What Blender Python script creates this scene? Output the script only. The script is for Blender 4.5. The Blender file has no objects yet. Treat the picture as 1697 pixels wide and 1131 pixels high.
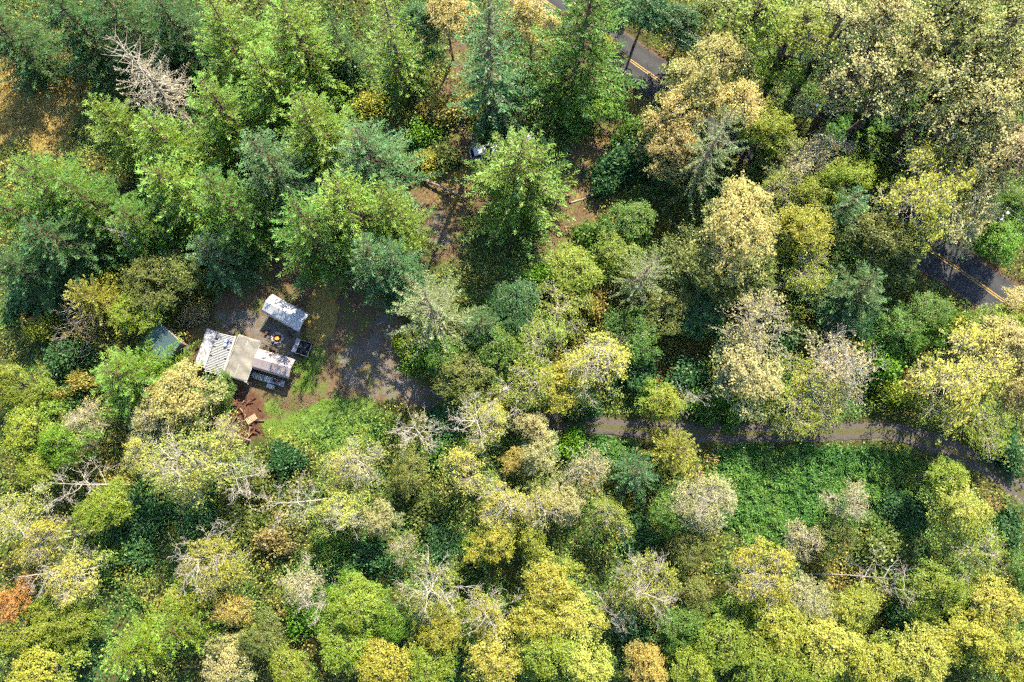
import bpy, math, random
import numpy as np
from mathutils import Vector, Matrix

# ------------------------------------------------------------------ camera, sky, sun, exposure
scene = bpy.context.scene
COL = scene.collection
CAM_H, TILT, FPX = 95.0, math.radians(11.7), 1131.0
SUN_EL, SUN_AZ = math.radians(43.5), math.radians(22.0)

cam_data = bpy.data.cameras.new('camera')
cam_data.sensor_width = 36.0
cam_data.lens = 36.0 * FPX / 1697.0
cam_data.clip_start = 1.0
cam_data.clip_end = 3000.0
cam = bpy.data.objects.new('camera', cam_data)
COL.objects.link(cam)
cam.location = (0, 0, CAM_H)
cam.rotation_euler = (TILT, 0, 0)
scene.camera = cam

world = bpy.data.worlds.new('World')
scene.world = world
world.use_nodes = True
wn = world.node_tree
bg = wn.nodes['Background']
sky = wn.nodes.new('ShaderNodeTexSky')
sky.sky_type = 'NISHITA'
sky.sun_disc = False
sky.sun_elevation = SUN_EL
sky.sun_rotation = SUN_AZ
sky.air_density = 1.0
sky.dust_density = 0.6
wn.links.new(sky.outputs['Color'], bg.inputs['Color'])
bg.inputs['Strength'].default_value = 0.118

sun_data = bpy.data.lights.new('sun', 'SUN')
sun_data.energy = 5.0
sun_data.angle = math.radians(0.53)
sun_data.color = (1.0, 0.875, 0.66)
sun = bpy.data.objects.new('sun', sun_data)
COL.objects.link(sun)
SUNV = Vector((math.sin(SUN_AZ) * math.cos(SUN_EL), math.cos(SUN_AZ) * math.cos(SUN_EL), math.sin(SUN_EL)))
sun.rotation_euler = (-SUNV).to_track_quat('-Z', 'Y').to_euler()
sun.location = (0, 0, 120)

scene.view_settings.view_transform = 'Standard'
scene.view_settings.look = 'None'
scene.view_settings.gamma = 1.0
scene.view_settings.use_curve_mapping = False
scene.view_settings.exposure = 1.66
scene.render.film_transparent = False
cy = scene.cycles
cy.use_denoising = False
cy.max_bounces = 4
cy.diffuse_bounces = 3
cy.glossy_bounces = 1
cy.transmission_bounces = 2
cy.caustics_reflective = False
cy.caustics_refractive = False
cy.use_adaptive_sampling = True
cy.adaptive_threshold = 0.06
cy.adaptive_min_samples = 12
cy.transparent_max_bounces = 4
cy.sample_clamp_indirect = 6.0
scene.render.filter_size = 0.85

# ------------------------------------------------------------------ helpers
def at(px, py, z=0.0):
    """point of the place at height z that the drone sees at photo pixel (px, py)"""
    dx = (px - 848.5) / FPX
    dy = -(py - 565.5) / FPX
    c, s = math.cos(TILT), math.sin(TILT)
    wx, wy, wz = dx, dy * c + s, dy * s - c
    k = (z - CAM_H) / wz
    return Vector((wx * k, wy * k, z))

def m_per_px(px, py, z=0.0):
    dy = -(py - 565.5) / FPX
    wz = dy * math.sin(TILT) - math.cos(TILT)
    return (z - CAM_H) / wz / FPX

def tag(o, label=None, cat=None, group=None, kind=None):
    if label: o['label'] = label
    if cat: o['category'] = cat
    if group: o['group'] = group
    if kind: o['kind'] = kind
    return o

def empty(name, loc, rz=0.0, scale=(1, 1, 1)):
    o = bpy.data.objects.new(name, None)
    COL.objects.link(o)
    o.location = loc
    o.rotation_euler = (0, 0, rz)
    o.scale = scale
    o.empty_display_size = 0.3
    return o

def link(name, mesh, parent=None, loc=None, rot=None):
    o = bpy.data.objects.new(name, mesh)
    COL.objects.link(o)
    if parent is not None: o.parent = parent
    if loc is not None: o.location = loc
    if rot is not None: o.rotation_euler = rot
    return o

def np_mesh(name, V, Q, mat, attrs=None, smooth=False):
    """quad mesh out of numpy arrays"""
    me = bpy.data.meshes.new(name)
    V = np.asarray(V, dtype=np.float32)
    Q = np.asarray(Q, dtype=np.int32)
    me.vertices.add(len(V))
    me.vertices.foreach_set('co', V.ravel())
    me.loops.add(Q.size)
    me.loops.foreach_set('vertex_index', Q.ravel())
    me.polygons.add(len(Q))
    me.polygons.foreach_set('loop_start', np.arange(0, Q.size, Q.shape[1], dtype=np.int32))
    if smooth:
        me.polygons.foreach_set('use_smooth', np.ones(len(Q), dtype=bool))
    for k, (dom, arr) in (attrs or {}).items():
        a = me.attributes.new(k, 'FLOAT', dom)
        a.data.foreach_set('value', np.asarray(arr, dtype=np.float32))
    me.update(calc_edges=True)
    me.materials.append(mat)
    return me

class MB:
    """small hard-surface mesh builder; build() links ONE mesh object"""
    def __init__(self):
        self.v, self.f = [], []
    def add(self, vs, fs):
        n = len(self.v)
        self.v += [tuple(p) for p in vs]
        self.f += [tuple(n + i for i in q) for q in fs]
        return self
    def box(self, c, d, rz=0.0, rx=0.0, ry=0.0):
        M = Matrix.Translation(Vector(c)) @ Matrix.Rotation(rz, 4, 'Z') @ Matrix.Rotation(ry, 4, 'Y') @ Matrix.Rotation(rx, 4, 'X')
        vs = [M @ Vector((sx * d[0] / 2, sy * d[1] / 2, sz * d[2] / 2)) for sz in (-1, 1) for sy in (-1, 1) for sx in (-1, 1)]
        return self.add(vs, [(0, 2, 3, 1), (4, 5, 7, 6), (0, 1, 5, 4), (2, 6, 7, 3), (0, 4, 6, 2), (1, 3, 7, 5)])
    def bar(self, p, q, r, sides=6, r2=None):
        p, q = Vector(p), Vector(q)
        r2 = r if r2 is None else r2
        d = (q - p).normalized()
        a = d.orthogonal().normalized()
        b = d.cross(a)
        vs, fs = [], []
        for k in range(sides):
            t = 2 * math.pi * k / sides
            o = a * math.cos(t) + b * math.sin(t)
            vs += [p + o * r, q + o * r2]
        for k in range(sides):
            j = (k + 1) % sides
            fs.append((2 * k, 2 * j, 2 * j + 1, 2 * k + 1))
        fs.append(tuple(2 * k for k in reversed(range(sides))))
        fs.append(tuple(2 * k + 1 for k in range(sides)))
        return self.add(vs, fs)
    def grid(self, P, thick=0.0):
        """P[i][j] points; optional thickness downwards"""
        n, m = len(P), len(P[0])
        vs = [p for row in P for p in row]
        fs = [(i * m + j, i * m + j + 1, (i + 1) * m + j + 1, (i + 1) * m + j) for i in range(n - 1) for j in range(m - 1)]
        if thick:
            k = len(vs)
            vs += [(p[0], p[1], p[2] - thick) for p in vs]
            fs += [tuple(k + a for a in reversed(q)) for q in fs]
            ring = [j for j in range(m)] + [i * m + m - 1 for i in range(1, n)] + [(n - 1) * m + j for j in range(m - 2, -1, -1)] + [i * m for i in range(n - 2, 0, -1)]
            for a, b in zip(ring, ring[1:] + ring[:1]):
                fs.append((b, a, k + a, k + b))
        return self.add(vs, fs)
    def mesh(self, name, mat, smooth=False, bevel=0):
        me = bpy.data.meshes.new(name)
        me.from_pydata(self.v, [], self.f)
        me.materials.append(mat)
        if smooth:
            for p in me.polygons: p.use_smooth = True
        me.update()
        return me
    def build(self, name, mat, parent=None, loc=None, rot=None, smooth=False, bevel=0.0):
        o = link(name, self.mesh(name, mat, smooth), parent, loc, rot)
        if bevel:
            md = o.modifiers.new('bevel', 'BEVEL')
            md.width = bevel; md.segments = 2; md.limit_method = 'ANGLE'
        return o

# ------------------------------------------------------------------ materials
class N:
    """tiny node-tree helper"""
    def __init__(self, name):
        self.m = bpy.data.materials.new(name)
        self.m.use_nodes = True
        self.t = self.m.node_tree
        self.t.nodes.clear()
        self.out = self.n('OutputMaterial')
    def n(self, kind, **kw):
        nd = self.t.nodes.new('ShaderNode' + kind)
        for k, v in kw.items():
            if k in nd.inputs: 
                self.set(nd.inputs[k], v)
            else: setattr(nd, k, v)
        return nd
    def set(self, inp, v):
        if isinstance(v, bpy.types.NodeSocket): self.t.links.new(v, inp)
        elif isinstance(v, (tuple, list)) and len(v) == 3 and inp.type == 'RGBA': inp.default_value = (*v, 1)
        else: inp.default_value = v
    def noise(self, scale, detail=3.0, rough=0.6, vec=None, coord='Object'):
        nd = self.n('TexNoise')
        nd.inputs['Scale'].default_value = scale
        nd.inputs['Detail'].default_value = detail
        nd.inputs['Roughness'].default_value = rough
        if vec is None:
            vec = self.n('TexCoord').outputs[coord]
        self.t.links.new(vec, nd.inputs['Vector'])
        return nd.outputs['Fac']
    def ramp(self, fac, stops):
        nd = self.n('ValToRGB')
        self.t.links.new(fac, nd.inputs['Fac'])
        el = nd.color_ramp.elements
        while len(el) < len(stops): el.new(0.5)
        for e, (p, c) in zip(el, stops):
            e.position = p
            e.color = (*c, 1) if len(c) == 3 else c
        return nd.outputs['Color']
    def mix(self, fac, a, b, mode='MIX'):
        nd = self.n('Mix', data_type='RGBA', blend_type=mode)
        self.set(nd.inputs[0], fac); self.set(nd.inputs[6], a); self.set(nd.inputs[7], b)
        return nd.outputs[2]
    def math(self, op, a, b=0.0, c=None, clamp=False):
        nd = self.n('Math', operation=op, use_clamp=clamp)
        self.set(nd.inputs[0], a); self.set(nd.inputs[1], b)
        if c is not None: self.set(nd.inputs[2], c)
        return nd.outputs[0]
    def attr(self, name):
        return self.n('Attribute', attribute_name=name).outputs['Fac']
    def smooth(self, v, lo, hi):
        nd = self.n('MapRange', interpolation_type='SMOOTHSTEP')
        self.set(nd.inputs[0], v); self.set(nd.inputs[1], lo); self.set(nd.inputs[2], hi)
        return nd.outputs[0]
    def surf(self, color, rough=0.7, metal=0.0, bump=None, bump_d=0.02, spec=0.3):
        p = self.n('BsdfPrincipled')
        self.set(p.inputs['Base Color'], color)
        self.set(p.inputs['Roughness'], rough)
        self.set(p.inputs['Metallic'], metal)
        p.inputs['Specular IOR Level'].default_value = spec
        if bump is not None:
            b = self.n('Bump')
            b.inputs['Distance'].default_value = bump_d
            b.inputs['Strength'].default_value = 0.8
            self.t.links.new(bump, b.inputs['Height'])
            self.t.links.new(b.outputs[0], p.inputs['Normal'])
        self.t.links.new(p.outputs[0], self.out.inputs['Surface'])
        return self.m

def leaf_material(name, hue_var, val_lo, val_hi, transl, gloss, autumn=0.0):
    """foliage: base colour from the object's own colour, varied leaf by leaf and clump by clump"""
    k = N(name)
    oi = k.n('ObjectInfo')
    rnd, clump = k.attr('rnd'), k.attr('clump')
    hsv = k.n('HueSaturation')
    k.set(hsv.inputs['Color'], oi.outputs['Color'])
    h = k.math('MULTIPLY_ADD', clump, hue_var, 0.5 - hue_var * 0.5)
    h2 = k.math('MULTIPLY_ADD', rnd, hue_var * 0.7, -hue_var * 0.35)
    k.set(hsv.inputs['Hue'], k.math('ADD', h, h2))
    s = k.math('MULTIPLY_ADD', rnd, -0.22, 1.15)
    k.set(hsv.inputs['Saturation'], s)
    k.set(hsv.inputs['Value'], k.math('MULTIPLY_ADD', rnd, val_hi - val_lo, val_lo))
    col = hsv.outputs['Color']
    if autumn:                       # leaves deeper in the crown are still green, the outer ones have turned
        w = k.smooth(k.math('ADD', k.math('MULTIPLY', k.attr('outer'), 0.75), k.math('MULTIPLY_ADD', rnd, 0.5, k.math('MULTIPLY', clump, 0.25))), 0.40, 1.0)
        green = k.mix(1.0, col, (0.42, 0.74, 0.70), 'MULTIPLY')
        col = k.mix(k.math('MULTIPLY_ADD', w, -autumn, autumn), col, green)
    d = k.n('BsdfDiffuse'); k.set(d.inputs['Color'], col)
    t = k.n('BsdfTranslucent')
    k.set(t.inputs['Color'], k.mix(0.5, col, (1.0, 0.95, 0.35), 'MULTIPLY'))
    m1 = k.n('MixShader'); k.set(m1.inputs[0], transl)
    k.t.links.new(d.outputs[0], m1.inputs[1]); k.t.links.new(t.outputs[0], m1.inputs[2])
    g = k.n('BsdfGlossy'); g.inputs['Roughness'].default_value = 0.42
    k.set(g.inputs['Color'], (0.95, 0.95, 0.9))
    m2 = k.n('MixShader'); k.set(m2.inputs[0], gloss)
    k.t.links.new(m1.outputs[0], m2.inputs[1]); k.t.links.new(g.outputs[0], m2.inputs[2])
    k.t.links.new(m2.outputs[0], k.out.inputs['Surface'])
    return k.m

def bark_material():
    k = N('bark')
    oi = k.n('ObjectInfo')
    n = k.noise(3.0, 4.0, 0.7)
    col = k.mix(1.0, oi.outputs['Color'], k.ramp(n, [(0.25, (0.55, 0.52, 0.5)), (0.7, (1.15, 1.12, 1.08))]), 'MULTIPLY')
    return k.surf(col, 0.85, bump=n, bump_d=0.05, spec=0.15)

M_BROAD = leaf_material('broad_leaf', 0.040, 0.62, 1.42, 0.42, 0.015, 0.9)
M_NEEDLE = leaf_material('needle_spray', 0.030, 0.45, 1.6, 0.28, 0.012)
M_DRY = leaf_material('dry_twig', 0.02, 0.6, 1.4, 0.05, 0.02)
M_BARK = bark_material()

def simple(name, color, rough=0.6, metal=0.0, var=0.25, scale=2.0, dirt=None, dirt_amt=0.5, bump=0.0, spec=0.3):
    k = N(name)
    n = k.noise(scale, 5.0, 0.65)
    c0 = tuple(x * (1 - var) for x in color)
    c1 = tuple(min(1, x * (1 + var * 0.6)) for x in color)
    col = k.ramp(n, [(0.3, c0), (0.7, c1)])
    if dirt:
        n2 = k.noise(scale * 2.7, 6.0, 0.75)
        w = k.smooth(n2, 0.72 - dirt_amt * 0.35, 0.80 - dirt_amt * 0.2)
        col = k.mix(w, col, dirt)
    return k.surf(col, rough, metal, bump=n if bump else None, bump_d=bump or 0.01, spec=spec)
# ------------------------------------------------------------------ ground, roads, cleared yard
def poly_px(pts, z=0.0):
    return np.array([at(x, y, z)[:2] for x, y in pts])

def sdist(P, poly):
    """signed distance of points to polygon, positive inside"""
    d = np.full(len(P), 1e9)
    inside = np.zeros(len(P), bool)
    n = len(poly)
    for i in range(n):
        a, b = poly[i], poly[(i + 1) % n]
        ab = b - a
        t = np.clip(((P - a) @ ab) / (ab @ ab + 1e-9), 0, 1)
        d = np.minimum(d, np.linalg.norm(P - (a + t[:, None] * ab), axis=1))
        c = (a[1] > P[:, 1]) != (b[1] > P[:, 1])
        xi = (b[0] - a[0]) * (P[:, 1] - a[1]) / (b[1] - a[1] + 1e-12) + a[0]
        inside ^= c & (P[:, 0] < xi)
    return np.where(inside, d, -d)

def pdist(P, line):
    d = np.full(len(P), 1e9)
    for a, b in zip(line[:-1], line[1:]):
        ab = b - a
        t = np.clip(((P - a) @ ab) / (ab @ ab), 0, 1)
        d = np.minimum(d, np.linalg.norm(P - (a + t[:, None] * ab), axis=1))
    return d

def vnoise(P, scale, seed):
    """cheap smooth value noise 0..1"""
    r = np.random.default_rng(seed).random((64, 64))
    q = P * scale + 1000.0
    i = np.floor(q).astype(int); f = q - i
    f = f * f * (3 - 2 * f)
    g = lambda a, b: r[a % 64, b % 64]
    x, y = i[:, 0], i[:, 1]
    return ((g(x, y) * (1 - f[:, 0]) + g(x + 1, y) * f[:, 0]) * (1 - f[:, 1]) +
            (g(x, y + 1) * (1 - f[:, 0]) + g(x + 1, y + 1) * f[:, 0]) * f[:, 1])

def smooth_line(pts, n=3):
    P = [Vector((p[0], p[1], 0)) for p in pts]
    P = [P[0] * 2 - P[1]] + P + [P[-1] * 2 - P[-2]]
    out = []
    for i in range(1, len(P) - 2):
        for k in range(n):
            t = k / n
            a, b, c, d = P[i - 1], P[i], P[i + 1], P[i + 2]
            out.append(0.5 * ((2 * b) + (c - a) * t + (2 * a - 5 * b + 4 * c - d) * t * t + (3 * b - a - 3 * c + d) * t ** 3))
    out.append(P[-2])
    return np.array([[p.x, p.y] for p in out])

ROAD = smooth_line(poly_px([(780, -80), (900, 0), (1030, 90), (1095, 135), (1320, 282), (1540, 415), (1660, 497), (1800, 595)]))
TRACK = smooth_line(poly_px([(700, 655), (780, 688), (860, 698), (950, 702), (1040, 711), (1130, 716), (1215, 718), (1300, 718),
                             (1400, 716), (1470, 714), (1530, 730), (1590, 752), (1640, 776), (1690, 815), (1760, 880)]))
PATH2 = smooth_line(poly_px([(1062, 140), (1020, 195), (990, 240), (965, 300), (955, 350), (925, 415)]))

YARD = poly_px([(318, 545), (335, 505), (378, 478), (425, 428), (462, 380), (520, 380), (575, 405), (640, 465), (672, 520), (668, 590), (700, 640),
                (702, 672), (640, 672), (575, 660), (510, 690), (455, 712), (420, 735), (372, 728), (345, 690), (310, 650), (296, 600)])
BACKYARD = poly_px([(672, 300), (700, 240), (735, 150), (752, 60), (778, 60), (772, 160), (780, 225), (850, 250), (930, 262), (985, 215), (1020, 150), (1062, 165),
                    (1040, 250), (1045, 320), (985, 360), (950, 420), (915, 430), (900, 380), (840, 350), (775, 360), (762, 440), (715, 450), (690, 430), (665, 375)])
MEADOW = poly_px([(-40, 85), (30, 70), (110, 55), (150, 100), (160, 160), (120, 210), (115, 260), (60, 250), (-40, 240)])
TOPGAP = poly_px([(535, -20), (565, 0), (605, 40), (610, 90), (590, 160), (560, 150), (550, 60)])
LAWN = poly_px([(470, 690), (500, 668), (560, 660), (640, 672), (668, 690), (650, 735), (560, 748), (480, 735), (440, 718), (430, 700)])
LAWN2 = poly_px([(497, 600), (512, 575), (535, 570), (545, 600), (530, 650), (500, 680), (450, 700), (440, 680), (478, 655)])
DRYSTRIP = poly_px([(528, 428), (562, 415), (575, 450), (558, 500), (552, 560), (520, 575), (508, 530), (515, 490)])
GRAVEL1 = poly_px([(360, 520), (395, 505), (440, 520), (500, 555), (490, 590), (430, 575), (375, 552)])
GRAVEL2 = poly_px([(560, 590), (600, 540), (650, 480), (668, 540), (665, 600), (702, 640), (700, 672), (640, 668), (570, 640)])
REDHEAP = poly_px([(350, 668), (388, 640), (415, 650), (440, 690), (445, 720), (405, 735), (365, 715)])
PINKHEAP = poly_px([(285, 535), (310, 500), (335, 505), (330, 545), (305, 570)])
DIRT2 = poly_px([(672, 345), (700, 330), (745, 340), (752, 400), (720, 450), (680, 420)])

def ground_z_exact(P):
    roadd = np.minimum(pdist(P, ROAD), np.minimum(pdist(P, TRACK), pdist(P, PATH2)))
    flat = np.clip(np.maximum(sdist(P, YARD) / 6 + 0.5, (6.5 - roadd) / 4 + 0.5), 0, 1)
    z = (vnoise(P, 0.12, 3) - 0.5) * 1.0 + (vnoise(P, 0.4, 4) - 0.5) * 0.3
    z = z * (1 - flat) - 0.02 + (vnoise(P, 0.7, 5) - 0.5) * 0.05
    z[roadd < 4.6] = -0.06
    return z

GX, GY = np.arange(-110, 110.1, 0.75), np.arange(-44, 102.1, 0.75)
_gx, _gy = np.meshgrid(GX, GY)
GZ = ground_z_exact(np.stack([_gx.ravel(), _gy.ravel()], 1)).reshape(_gx.shape)
def ground_z(P):
    u = np.clip((P[:, 0] + 110) / 0.75, 0, len(GX) - 1.001); v = np.clip((P[:, 1] + 44) / 0.75, 0, len(GY) - 1.001)
    i, j = u.astype(int), v.astype(int); f, g = u - i, v - j
    return (GZ[j, i] * (1 - f) + GZ[j, i + 1] * f) * (1 - g) + (GZ[j + 1, i] * (1 - f) + GZ[j + 1, i + 1] * f) * g

def ground():
    xs = np.concatenate([[-900, -500, -300, -200, -140], np.arange(-108, 108.1, 0.75), [140, 200, 300, 500, 900]])
    ys = np.concatenate([[-700, -400, -200, -100, -60], np.arange(-42, 100.1, 0.75), [140, 200, 300, 500, 900]])
    X, Y = np.meshgrid(xs, ys)
    P = np.stack([X.ravel(), Y.ravel()], 1)
    nx, ny = len(xs), len(ys)
    w = lambda d, s: np.clip(d / s + 0.5, 0, 1)
    jit = (vnoise(P, 0.35, 1) - 0.5) * 3.0 + (vnoise(P, 0.9, 2) - 0.5) * 1.6
    yard = np.maximum(w(sdist(P, YARD) + jit * 0.6, 2.0), 0)
    z = ground_z_exact(P)
    V = np.column_stack([P, z])
    i = np.arange(nx * ny).reshape(ny, nx)
    Q = np.stack([i[:-1, :-1].ravel(), i[:-1, 1:].ravel(), i[1:, 1:].ravel(), i[1:, :-1].ravel()], 1)
    attrs = {
        'm_dirt': np.maximum.reduce([yard, w(sdist(P, BACKYARD) + jit, 2.5), w(3.4 - pdist(P, PATH2) + jit * 0.4, 2)]),
        'm_dry': np.maximum.reduce([w(sdist(P, MEADOW) + jit, 2.5), w(sdist(P, DRYSTRIP) + jit * 0.5, 1.5) * 1.2, w(sdist(P, BACKYARD) + jit * 1.6 - 1.5, 3) * 0.45]),
        'm_green': np.maximum(w(sdist(P, LAWN) + jit * 0.6, 2), w(sdist(P, LAWN2) + jit * 0.9, 2) * 0.62),
        'm_gravel': np.maximum.reduce([w(sdist(P, GRAVEL1) + jit * 0.4, 1.6), w(sdist(P, GRAVEL2) + jit * 0.6, 2) * 0.62, w(sdist(P, DIRT2) + jit * 0.5, 2) * 0.6,
                                       w(1.5 - pdist(P, TRACK), 1.2) * 0.7, w(4.1 - pdist(P, ROAD) + jit * 0.5, 0.8) * 0.35]),
        'm_red': np.maximum.reduce([w(sdist(P, REDHEAP) + jit * 0.5, 1.5), w(sdist(P, PINKHEAP) + jit * 0.4, 1.5) * 0.6,
                                    w(4.6 - pdist(P, ROAD) + jit * 0.6, 1.0) * 0.5]),
    }
    k = N('forest_floor')
    co = 'Object'
    n1, n2, n3 = k.noise(0.5, 6, 0.7, coord=co), k.noise(3.5, 6, 0.75, coord=co), k.noise(14.0, 4, 0.7, coord=co)
    floor = k.ramp(n2, [(0.25, (0.030, 0.030, 0.012)), (0.5, (0.055, 0.060, 0.020)), (0.75, (0.10, 0.085, 0.035))])
    floor = k.mix(k.smooth(n1, 0.5, 0.62), floor, (0.05, 0.085, 0.022))
    dirt = k.ramp(n2, [(0.2, (0.055, 0.036, 0.023)), (0.5, (0.115, 0.079, 0.048)), (0.8, (0.20, 0.145, 0.088))])
    dirt = k.mix(k.smooth(n1, 0.48, 0.60), dirt, k.ramp(n3, [(0.3, (0.05, 0.075, 0.020)), (0.7, (0.14, 0.15, 0.045))]))
    dry = k.ramp(n3, [(0.2, (0.13, 0.095, 0.026)), (0.5, (0.23, 0.172, 0.052)), (0.8, (0.34, 0.27, 0.105))])
    green = k.ramp(n3, [(0.2, (0.05, 0.095, 0.016)), (0.5, (0.10, 0.165, 0.028)), (0.8, (0.19, 0.23, 0.05))])
    grav = k.ramp(n3, [(0.15, (0.065, 0.060, 0.058)), (0.5, (0.125, 0.113, 0.104)), (0.85, (0.23, 0.205, 0.18))])
    grav = k.mix(k.smooth(k.noise(0.9, 5, 0.75, coord=co), 0.47, 0.60), grav, dirt)
    grav = k.mix(k.smooth(k.noise(0.42, 4, 0.7, coord=co), 0.55, 0.64), grav, k.ramp(n3, [(0.3, (0.05, 0.07, 0.02)), (0.7, (0.15, 0.14, 0.05))]))
    red = k.ramp(n2, [(0.2, (0.035, 0.018, 0.012)), (0.5, (0.085, 0.042, 0.027)), (0.8, (0.18, 0.10, 0.065))])
    edge = k.math('ADD', k.math('MULTIPLY_ADD', n2, 0.8, -0.4), k.math('MULTIPLY_ADD', n1, 1.2, -0.6))
    def m(name):
        return k.smooth(k.math('ADD', k.attr(name), edge), 0.35, 0.65)
    col = k.mix(m('m_dirt'), floor, dirt)
    col = k.mix(m('m_dry'), col, dry)
    col = k.mix(m('m_gravel'), col, grav)
    col = k.mix(m('m_red'), col, red)
    col = k.mix(m('m_green'), col, green)
    mat = k.surf(col, 0.95, bump=n3, bump_d=0.08, spec=0.1)
    me = np_mesh('ground', V, Q, mat, {a: ('POINT', b) for a, b in attrs.items()}, smooth=True)
    tag(link('ground', me), kind='structure')

def ribbon(name, line, halfw, z, mat, kind='structure', parent=None, offset=0.0, rough=0.0, seed=0):
    L = np.asarray(line)
    # resample about every 0.8 m
    seg = np.r_[0, np.cumsum(np.linalg.norm(np.diff(L, axis=0), axis=1))]
    s = np.arange(0, seg[-1], 0.8)
    L = np.column_stack([np.interp(s, seg, L[:, 0]), np.interp(s, seg, L[:, 1])])
    T = np.gradient(L, axis=0); T /= np.linalg.norm(T, axis=1)[:, None]
    Nn = np.column_stack([-T[:, 1], T[:, 0]])
    rg = np.random.default_rng(seed)
    ja = np.convolve(rg.normal(size=len(L) + 4), np.ones(5) / 5, 'valid') * rough
    jb = np.convolve(rg.normal(size=len(L) + 4), np.ones(5) / 5, 'valid') * rough
    cols = [-1, -0.75, -0.5, -0.25, 0, 0.25, 0.5, 0.75, 1]
    V = []
    for c in cols:
        e = jb if c > 0 else ja
        o = offset + c * halfw + (e * c if abs(c) == 1 else 0)
        V.append(np.column_stack([L + Nn * np.reshape(o, (-1, 1)), np.full(len(L), z) + (0.02 * (1 - c * c) if halfw > 1 else 0)]))
    V = np.stack(V, 1).reshape(-1, 3)
    i = np.arange(len(L) * len(cols)).reshape(len(L), len(cols))
    Q = np.stack([i[:-1, :-1].ravel(), i[1:, :-1].ravel(), i[1:, 1:].ravel(), i[:-1, 1:].ravel()], 1)[:, ::-1]
    u = np.tile(np.array(cols), len(L))
    o = link(name, np_mesh(name, V, Q, mat, {'u': ('POINT', u)}, smooth=True), parent)
    if kind: tag(o, kind=kind)
    return o

def roads():
    k = N('asphalt')
    n1, n2 = k.noise(0.35, 4, 0.6), k.noise(9.0, 5, 0.75)
    col = k.ramp(n2, [(0.25, (0.018, 0.020, 0.026)), (0.6, (0.032, 0.035, 0.043)), (0.85, (0.07, 0.07, 0.074))])
    col = k.mix(k.smooth(n1, 0.5, 0.68), col, k.ramp(n2, [(0.3, (0.030, 0.030, 0.035)), (0.7, (0.055, 0.055, 0.058))]))
    au = k.math('ABSOLUTE', k.attr('u'))
    wheel = k.math('MULTIPLY', k.smooth(au, 0.15, 0.40), k.math('SUBTRACT', 1.0, k.smooth(au, 0.55, 0.8)))
    col = k.mix(k.math('MULTIPLY', wheel, 0.35), col, (0.06, 0.06, 0.064))
    crack = k.n('TexVoronoi', feature='DISTANCE_TO_EDGE'); crack.inputs['Scale'].default_value = 0.45
    k.t.links.new(k.n('TexCoord').outputs['Object'], crack.inputs['Vector'])
    col = k.mix(k.math('MULTIPLY', k.math('SUBTRACT', 1.0, k.smooth(crack.outputs['Distance'], 0.004, 0.02)), 0.6), col, (0.012, 0.012, 0.014))
    litter = k.smooth(k.math('ADD', k.math('MULTIPLY', au, 0.75), k.math('MULTIPLY', n2, 0.6)), 0.90, 1.12)
    col = k.mix(litter, col, k.ramp(k.noise(16.0, 3, 0.7), [(0.3, (0.05, 0.035, 0.02)), (0.7, (0.19, 0.12, 0.055))]))
    road = ribbon('road', ROAD, 3.45, 0.0, k.surf(col, 0.8, bump=n2, bump_d=0.01, spec=0.25), rough=0.12, seed=3)
    kk = N('yellow_paint')
    yn = kk.noise(6.0, 5, 0.7)
    ycol = kk.ramp(yn, [(0.3, (0.10, 0.07, 0.03)), (0.45, (0.36, 0.22, 0.035)), (0.8, (0.48, 0.30, 0.05))])
    ym = kk.surf(ycol, 0.6)
    for off in (-0.16, 0.16):
        ribbon('centre_line', ROAD, 0.065, 0.026, ym, None, road, off)
    k = N('packed_gravel')
    n1, n2, n3 = k.noise(0.6, 5, 0.7), k.noise(5.0, 6, 0.75), k.noise(18.0, 3, 0.7)
    col = k.ramp(n3, [(0.2, (0.042, 0.038, 0.037)), (0.5, (0.085, 0.076, 0.070)), (0.85, (0.165, 0.145, 0.125))])
    col = k.mix(k.smooth(n2, 0.55, 0.7), col, (0.075, 0.055, 0.038))
    col = k.mix(k.smooth(n1, 0.60, 0.70), col, (0.09, 0.10, 0.04))
    au = k.math('ABSOLUTE', k.attr('u'))
    mid = k.math('SUBTRACT', 1.0, k.smooth(au, 0.10, 0.38))
    verge = k.smooth(au, 0.70, 1.0)
    grassy = k.smooth(k.math('ADD', k.math('MULTIPLY', k.math('MAXIMUM', mid, verge), 0.6), k.math('MULTIPLY', n2, 0.75)), 0.70, 0.90)
    col = k.mix(grassy, col, k.ramp(n3, [(0.3, (0.035, 0.05, 0.018)), (0.7, (0.12, 0.11, 0.045))]))
    tag(ribbon('driveway', TRACK, 1.35, 0.0, k.surf(col, 0.95, bump=n3, bump_d=0.05, spec=0.1), None, rough=0.45, seed=5), kind='structure')

ground()
roads()
# ------------------------------------------------------------------ plant meshes (shared by the copies of a kind)
def unit(a):
    return a / (np.linalg.norm(a, axis=-1, keepdims=True) + 1e-9)

def leaf_quads(C, size, rg, up=0.6, aspect=0.62, axis=None, fold=0.12, bias=None):
    n = len(C)
    nr = rg.normal(size=(n, 3)); nr = unit(nr); nr[:, 2] = np.abs(nr[:, 2])
    nr = unit(nr + np.array([0, 0, up]) + (0 if bias is None else bias))
    t = unit(np.cross(nr, rg.normal(size=(n, 3)))) if axis is None else unit(axis)
    if axis is not None:
        nr = unit(nr - t * np.sum(nr * t, 1, keepdims=True))
    b = np.cross(nr, t)
    s = np.asarray(size).reshape(-1, 1) * np.ones((n, 1))
    lift = nr * s * fold
    V = np.stack([C - t * s * 0.5, C + b * s * aspect * 0.5 + lift, C + t * s * 0.5, C - b * s * aspect * 0.5 + lift], 1)
    return V.reshape(-1, 3)

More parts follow.
